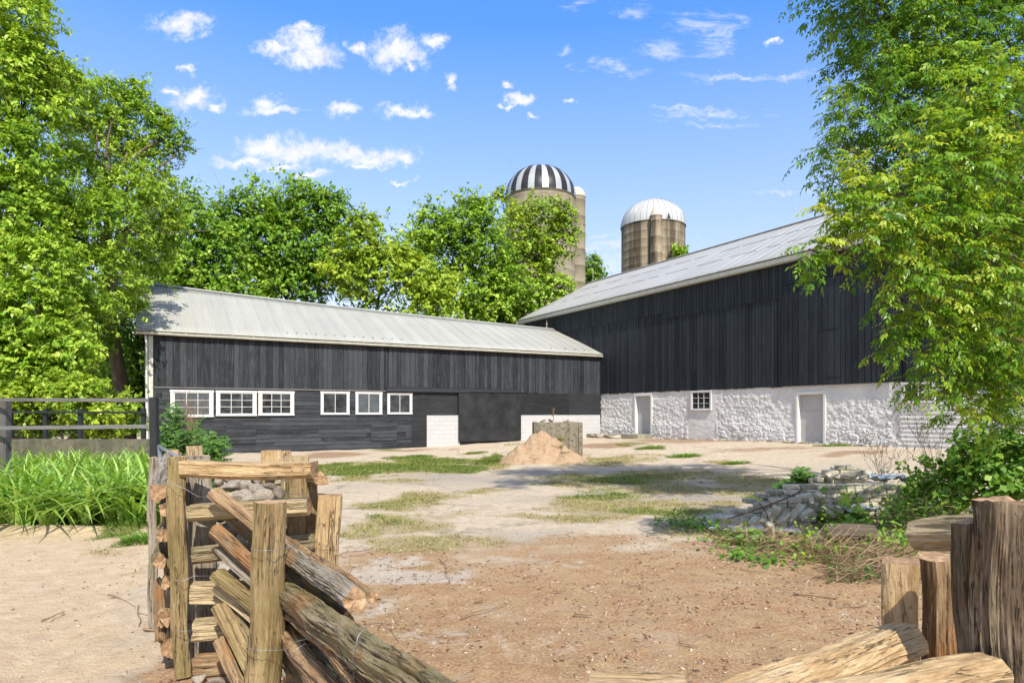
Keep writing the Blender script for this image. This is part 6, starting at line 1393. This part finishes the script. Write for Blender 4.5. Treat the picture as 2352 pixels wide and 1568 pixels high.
bushlet('leafy_weed', 'bright weeds between the log and the near posts', [(2080,1260),(2060,1270),(2090,1250),(2040,1265),(2100,1262)], 55, .08, .04, 90, .2, tone=.65)
bushlet('grape_vine', 'yellow-green lobed vine leaves over the brush', [(1840,1290),(1870,1282),(1890,1270),(1860,1262),(1820,1300),(1900,1290)], 56, .05, .045, 34, .36, 'leaf_near', .3)
bushlet('leafy_weed', 'dark green weeds between the far bricks and the log', [(2040,1190),(2070,1195),(2100,1185),(2060,1170),(2090,1165),(2030,1175),(2120,1180),(2050,1215),(2085,1215)], 57, .10, .035, 150, .4, tone=.35)
for i, (pxr, pyr, n_, hh_, sg_) in enumerate((((1640, 2010), (1222, 1300), 1700, .17, 1), ((1900, 2110), (1270, 1345), 1100, .14, 2), ((2020, 2200), (1160, 1240), 420, .45, 3))):
    g = np.random.default_rng(60+i); mb = MB(); b0 = G(sum(pxr)/2, sum(pyr)/2)
    for k in range(n_):
        px, py = g.uniform(*pxr), g.uniform(*pyr)
        if i == 0 and py < 1222+(px-1640)*.10+g.random()*10: continue
        if i == 0 and py > 1262+(px-1640)*.16: continue
        c = G(px, py); a = g.normal()*.5+(.3 if g.random() < .6 else 2.0); Lh = g.uniform(.06, .38); z0 = abs(g.normal())*hh_*.5
        d = Vector((math.cos(a), math.sin(a)*.8, g.normal()*.35)); mb.cur = g.random(); s = c+Vector((0, 0, z0))
        mb.tube([s-b0, s+d*Lh*.5+Vector((0, 0, g.normal()*.02))-b0, s+d*Lh-b0], [.003, .0025, .0015], 3, False)
    tag(mb.build('brush', leaf_mat('dry_twigs_%d' % i, (0.07, 0.045, 0.025), (0.24, 0.15, 0.08), (0.48, 0.34, 0.21), 0, .8), None, False, b0), ('tangle of cut twigs and dry stalks below the brick heap', 'spread of reddish twigs beside the near right posts', 'grey dead tangle behind the sawn log')[i], kind='stuff')
    PPx = g.uniform(*pxr, (700, 500, 700)[i]); PYy = g.uniform(*pyr, len(PPx)); kk = np.ones(len(PPx), bool)
    if i == 0: kk = (PYy > 1228+(PPx-1640)*.08) & (PYy < 1258+(PPx-1640)*.15)
    Q = np.array([G(a, b) for a, b in zip(PPx[kk], PYy[kk])]); Q[:, 2] += np.abs(g.normal(size=len(Q)))*hh_*.45; n_l = len(Q)
    V = leaf_geo(Q, g.normal(size=(n_l, 3))*.7+np.array([0, 0, 1]), .075*(.5+g.random(n_l)), .03*(.5+g.random(n_l)), g, .1)
    tag(np_obj('undergrowth', V, quads(n_l), M['leaf_low' if i != 1 else 'leaf_weed'], None, dict(rnd=np.repeat(g.random(n_l)*.75, 4))), ('small leaves woven through the cut twigs', 'sparse leaves among the reddish twigs', 'leaves climbing over the grey dead tangle')[i], kind='stuff')
# loose sticks on the ground, each its own
SK = 'sticks lying on the ground'
for i, (a, b, r_, lb) in enumerate((((1822,1367),(1920,1378),.011,'dark stick lying on the mulch left of the near posts'),((1060,1422),(1165,1390),.006,'long thin curved stick in the middle of the mulch'),((780,1276),(860,1258),.006,'pair of reddish twigs right of the free tan post'),((786,1282),(850,1270),.005,'second reddish twig just below the first pair'),
    ((1090,1385),(1110,1383),.012,'little stick stub on the pale patch'),((1320,1413),(1357,1416),.012,'short bark piece on the mulch'),((250,1370),(310,1402),.006,'thin forked twig on the sand near the crib'),((318,1395),(318,1440),.006,'twig standing against the sand by the crib'),((95,1430),(148,1408),.006,'wavy twig on the bare sand'),
    ((318,1412),(365,1420),.006,'dark twig next to the crib\'s stacked rails'),((330,1450),(362,1452),.012,'reddish splinter by the stacked rail ends'),((1270,1360),(1300,1362),.008,'small curved twig on the mulch'),((870,1385),(905,1386),.004,'straw-thin twig past the rails\' free ends'),((1010,1290),(1025,1345),.005,'thin upright twig on the white patch'),
    ((1440,1345),(1480,1352),.006,'twig between the mulch and the dry grass'),((1560,1480),(1600,1488),.008,'wood splinter nearer the lower edge'),((1200,1330),(1240,1322),.005,'crooked twig right of the white patch'),((1700,1310),(1760,1318),.006,'twig below the leafy weeds'),((1930,1400),(1990,1392),.006,'reddish stick left of the near pair of posts'))):
    p, q = G(*a), G(*b); p.z += r_*.8+.012; q.z += r_*.8+.012; g = np.random.default_rng(i); pts = branch_pts(p, q, g, 7, .06); pts = [Vector((w.x, w.y, max(w.z, ZG(w.x, w.y)+r_*.5))) for w in pts]
    mb = MB(); mb.tube([w-p for w in pts], [r_*(1-.4*k/7) for k in range(8)], 6); tag(mb.build('stick', M['dead_stem'], None, True, p), lb, 'stick', SK)
# bark chips, pebbles: nobody could count these
def scatter(name, label, n, xr, yr, maskf, L, W_, m, seed, lift=.004, flat=.25):
    g = np.random.default_rng(seed); x = g.uniform(*xr, n); y = yr[0]+(yr[1]-yr[0])*g.random(n)**1.3; k = g.random(n) < maskf(x, y); x, y = x[k], y[k]; n = len(x)
    N = np.stack([g.normal(size=n)*flat, g.normal(size=n)*flat, np.ones(n)], 1); s = (.35+.9*g.random(n)**2.5*2)
    V = leaf_geo(np.stack([x, y, hfull(x, y)+lift+.25*W_*s], 1), N, L*s, W_*s*(.5+g.random(n)), g, .05)
    # give every chip thickness
    V = V.reshape(n, 4, 3); T_ = V.copy(); T_[:, :, 2] -= (.3*W_*s)[:, None]; A = np.concatenate([V, T_], 1).reshape(-1, 3); b = np.arange(n)[:, None]*8
    F = np.concatenate([b+np.array(q)[None, :] for q in ((0,1,2,3),(0,4,5,1),(1,5,6,2),(2,6,7,3),(3,7,4,0))])
    return tag(np_obj(name, A, F, M[m], None, dict(rnd=np.repeat(np.clip(g.random(n)**1.0, 0, 1), 8))), label, kind='stuff')
scatter('bark_mulch', 'scattered bark chips and wood crumbs on the near yard', 26000, (-2.4, 6), (2.2, 9.2), lambda x, y: mulch_mask(x, y)*(.25+.75*(fbm(x*1.5, y*1.5, 3, 41) > .47)), .022, .008, 'chip', 71)
scatter('gravel', 'small pale stones strewn over the near yard', 6000, (-2.6, 7), (2.2, 13), lambda x, y: .35+.65*(fbm(x*1.2, y*1.2, 3, 43) > .5), .012, .009, 'pebble', 72, flat=.5)
scatter('gravel', 'crumbs of sand and small stones along the sandy track', 6500, (-9, -1.9), (2.2, 9), lambda x, y: sand_mask(x, y)*(.15+.85*(np.exp(-((x+2.6+(y-4)*.42)/.45)**2))), .018, .014, 'pebble', 73, flat=.5)
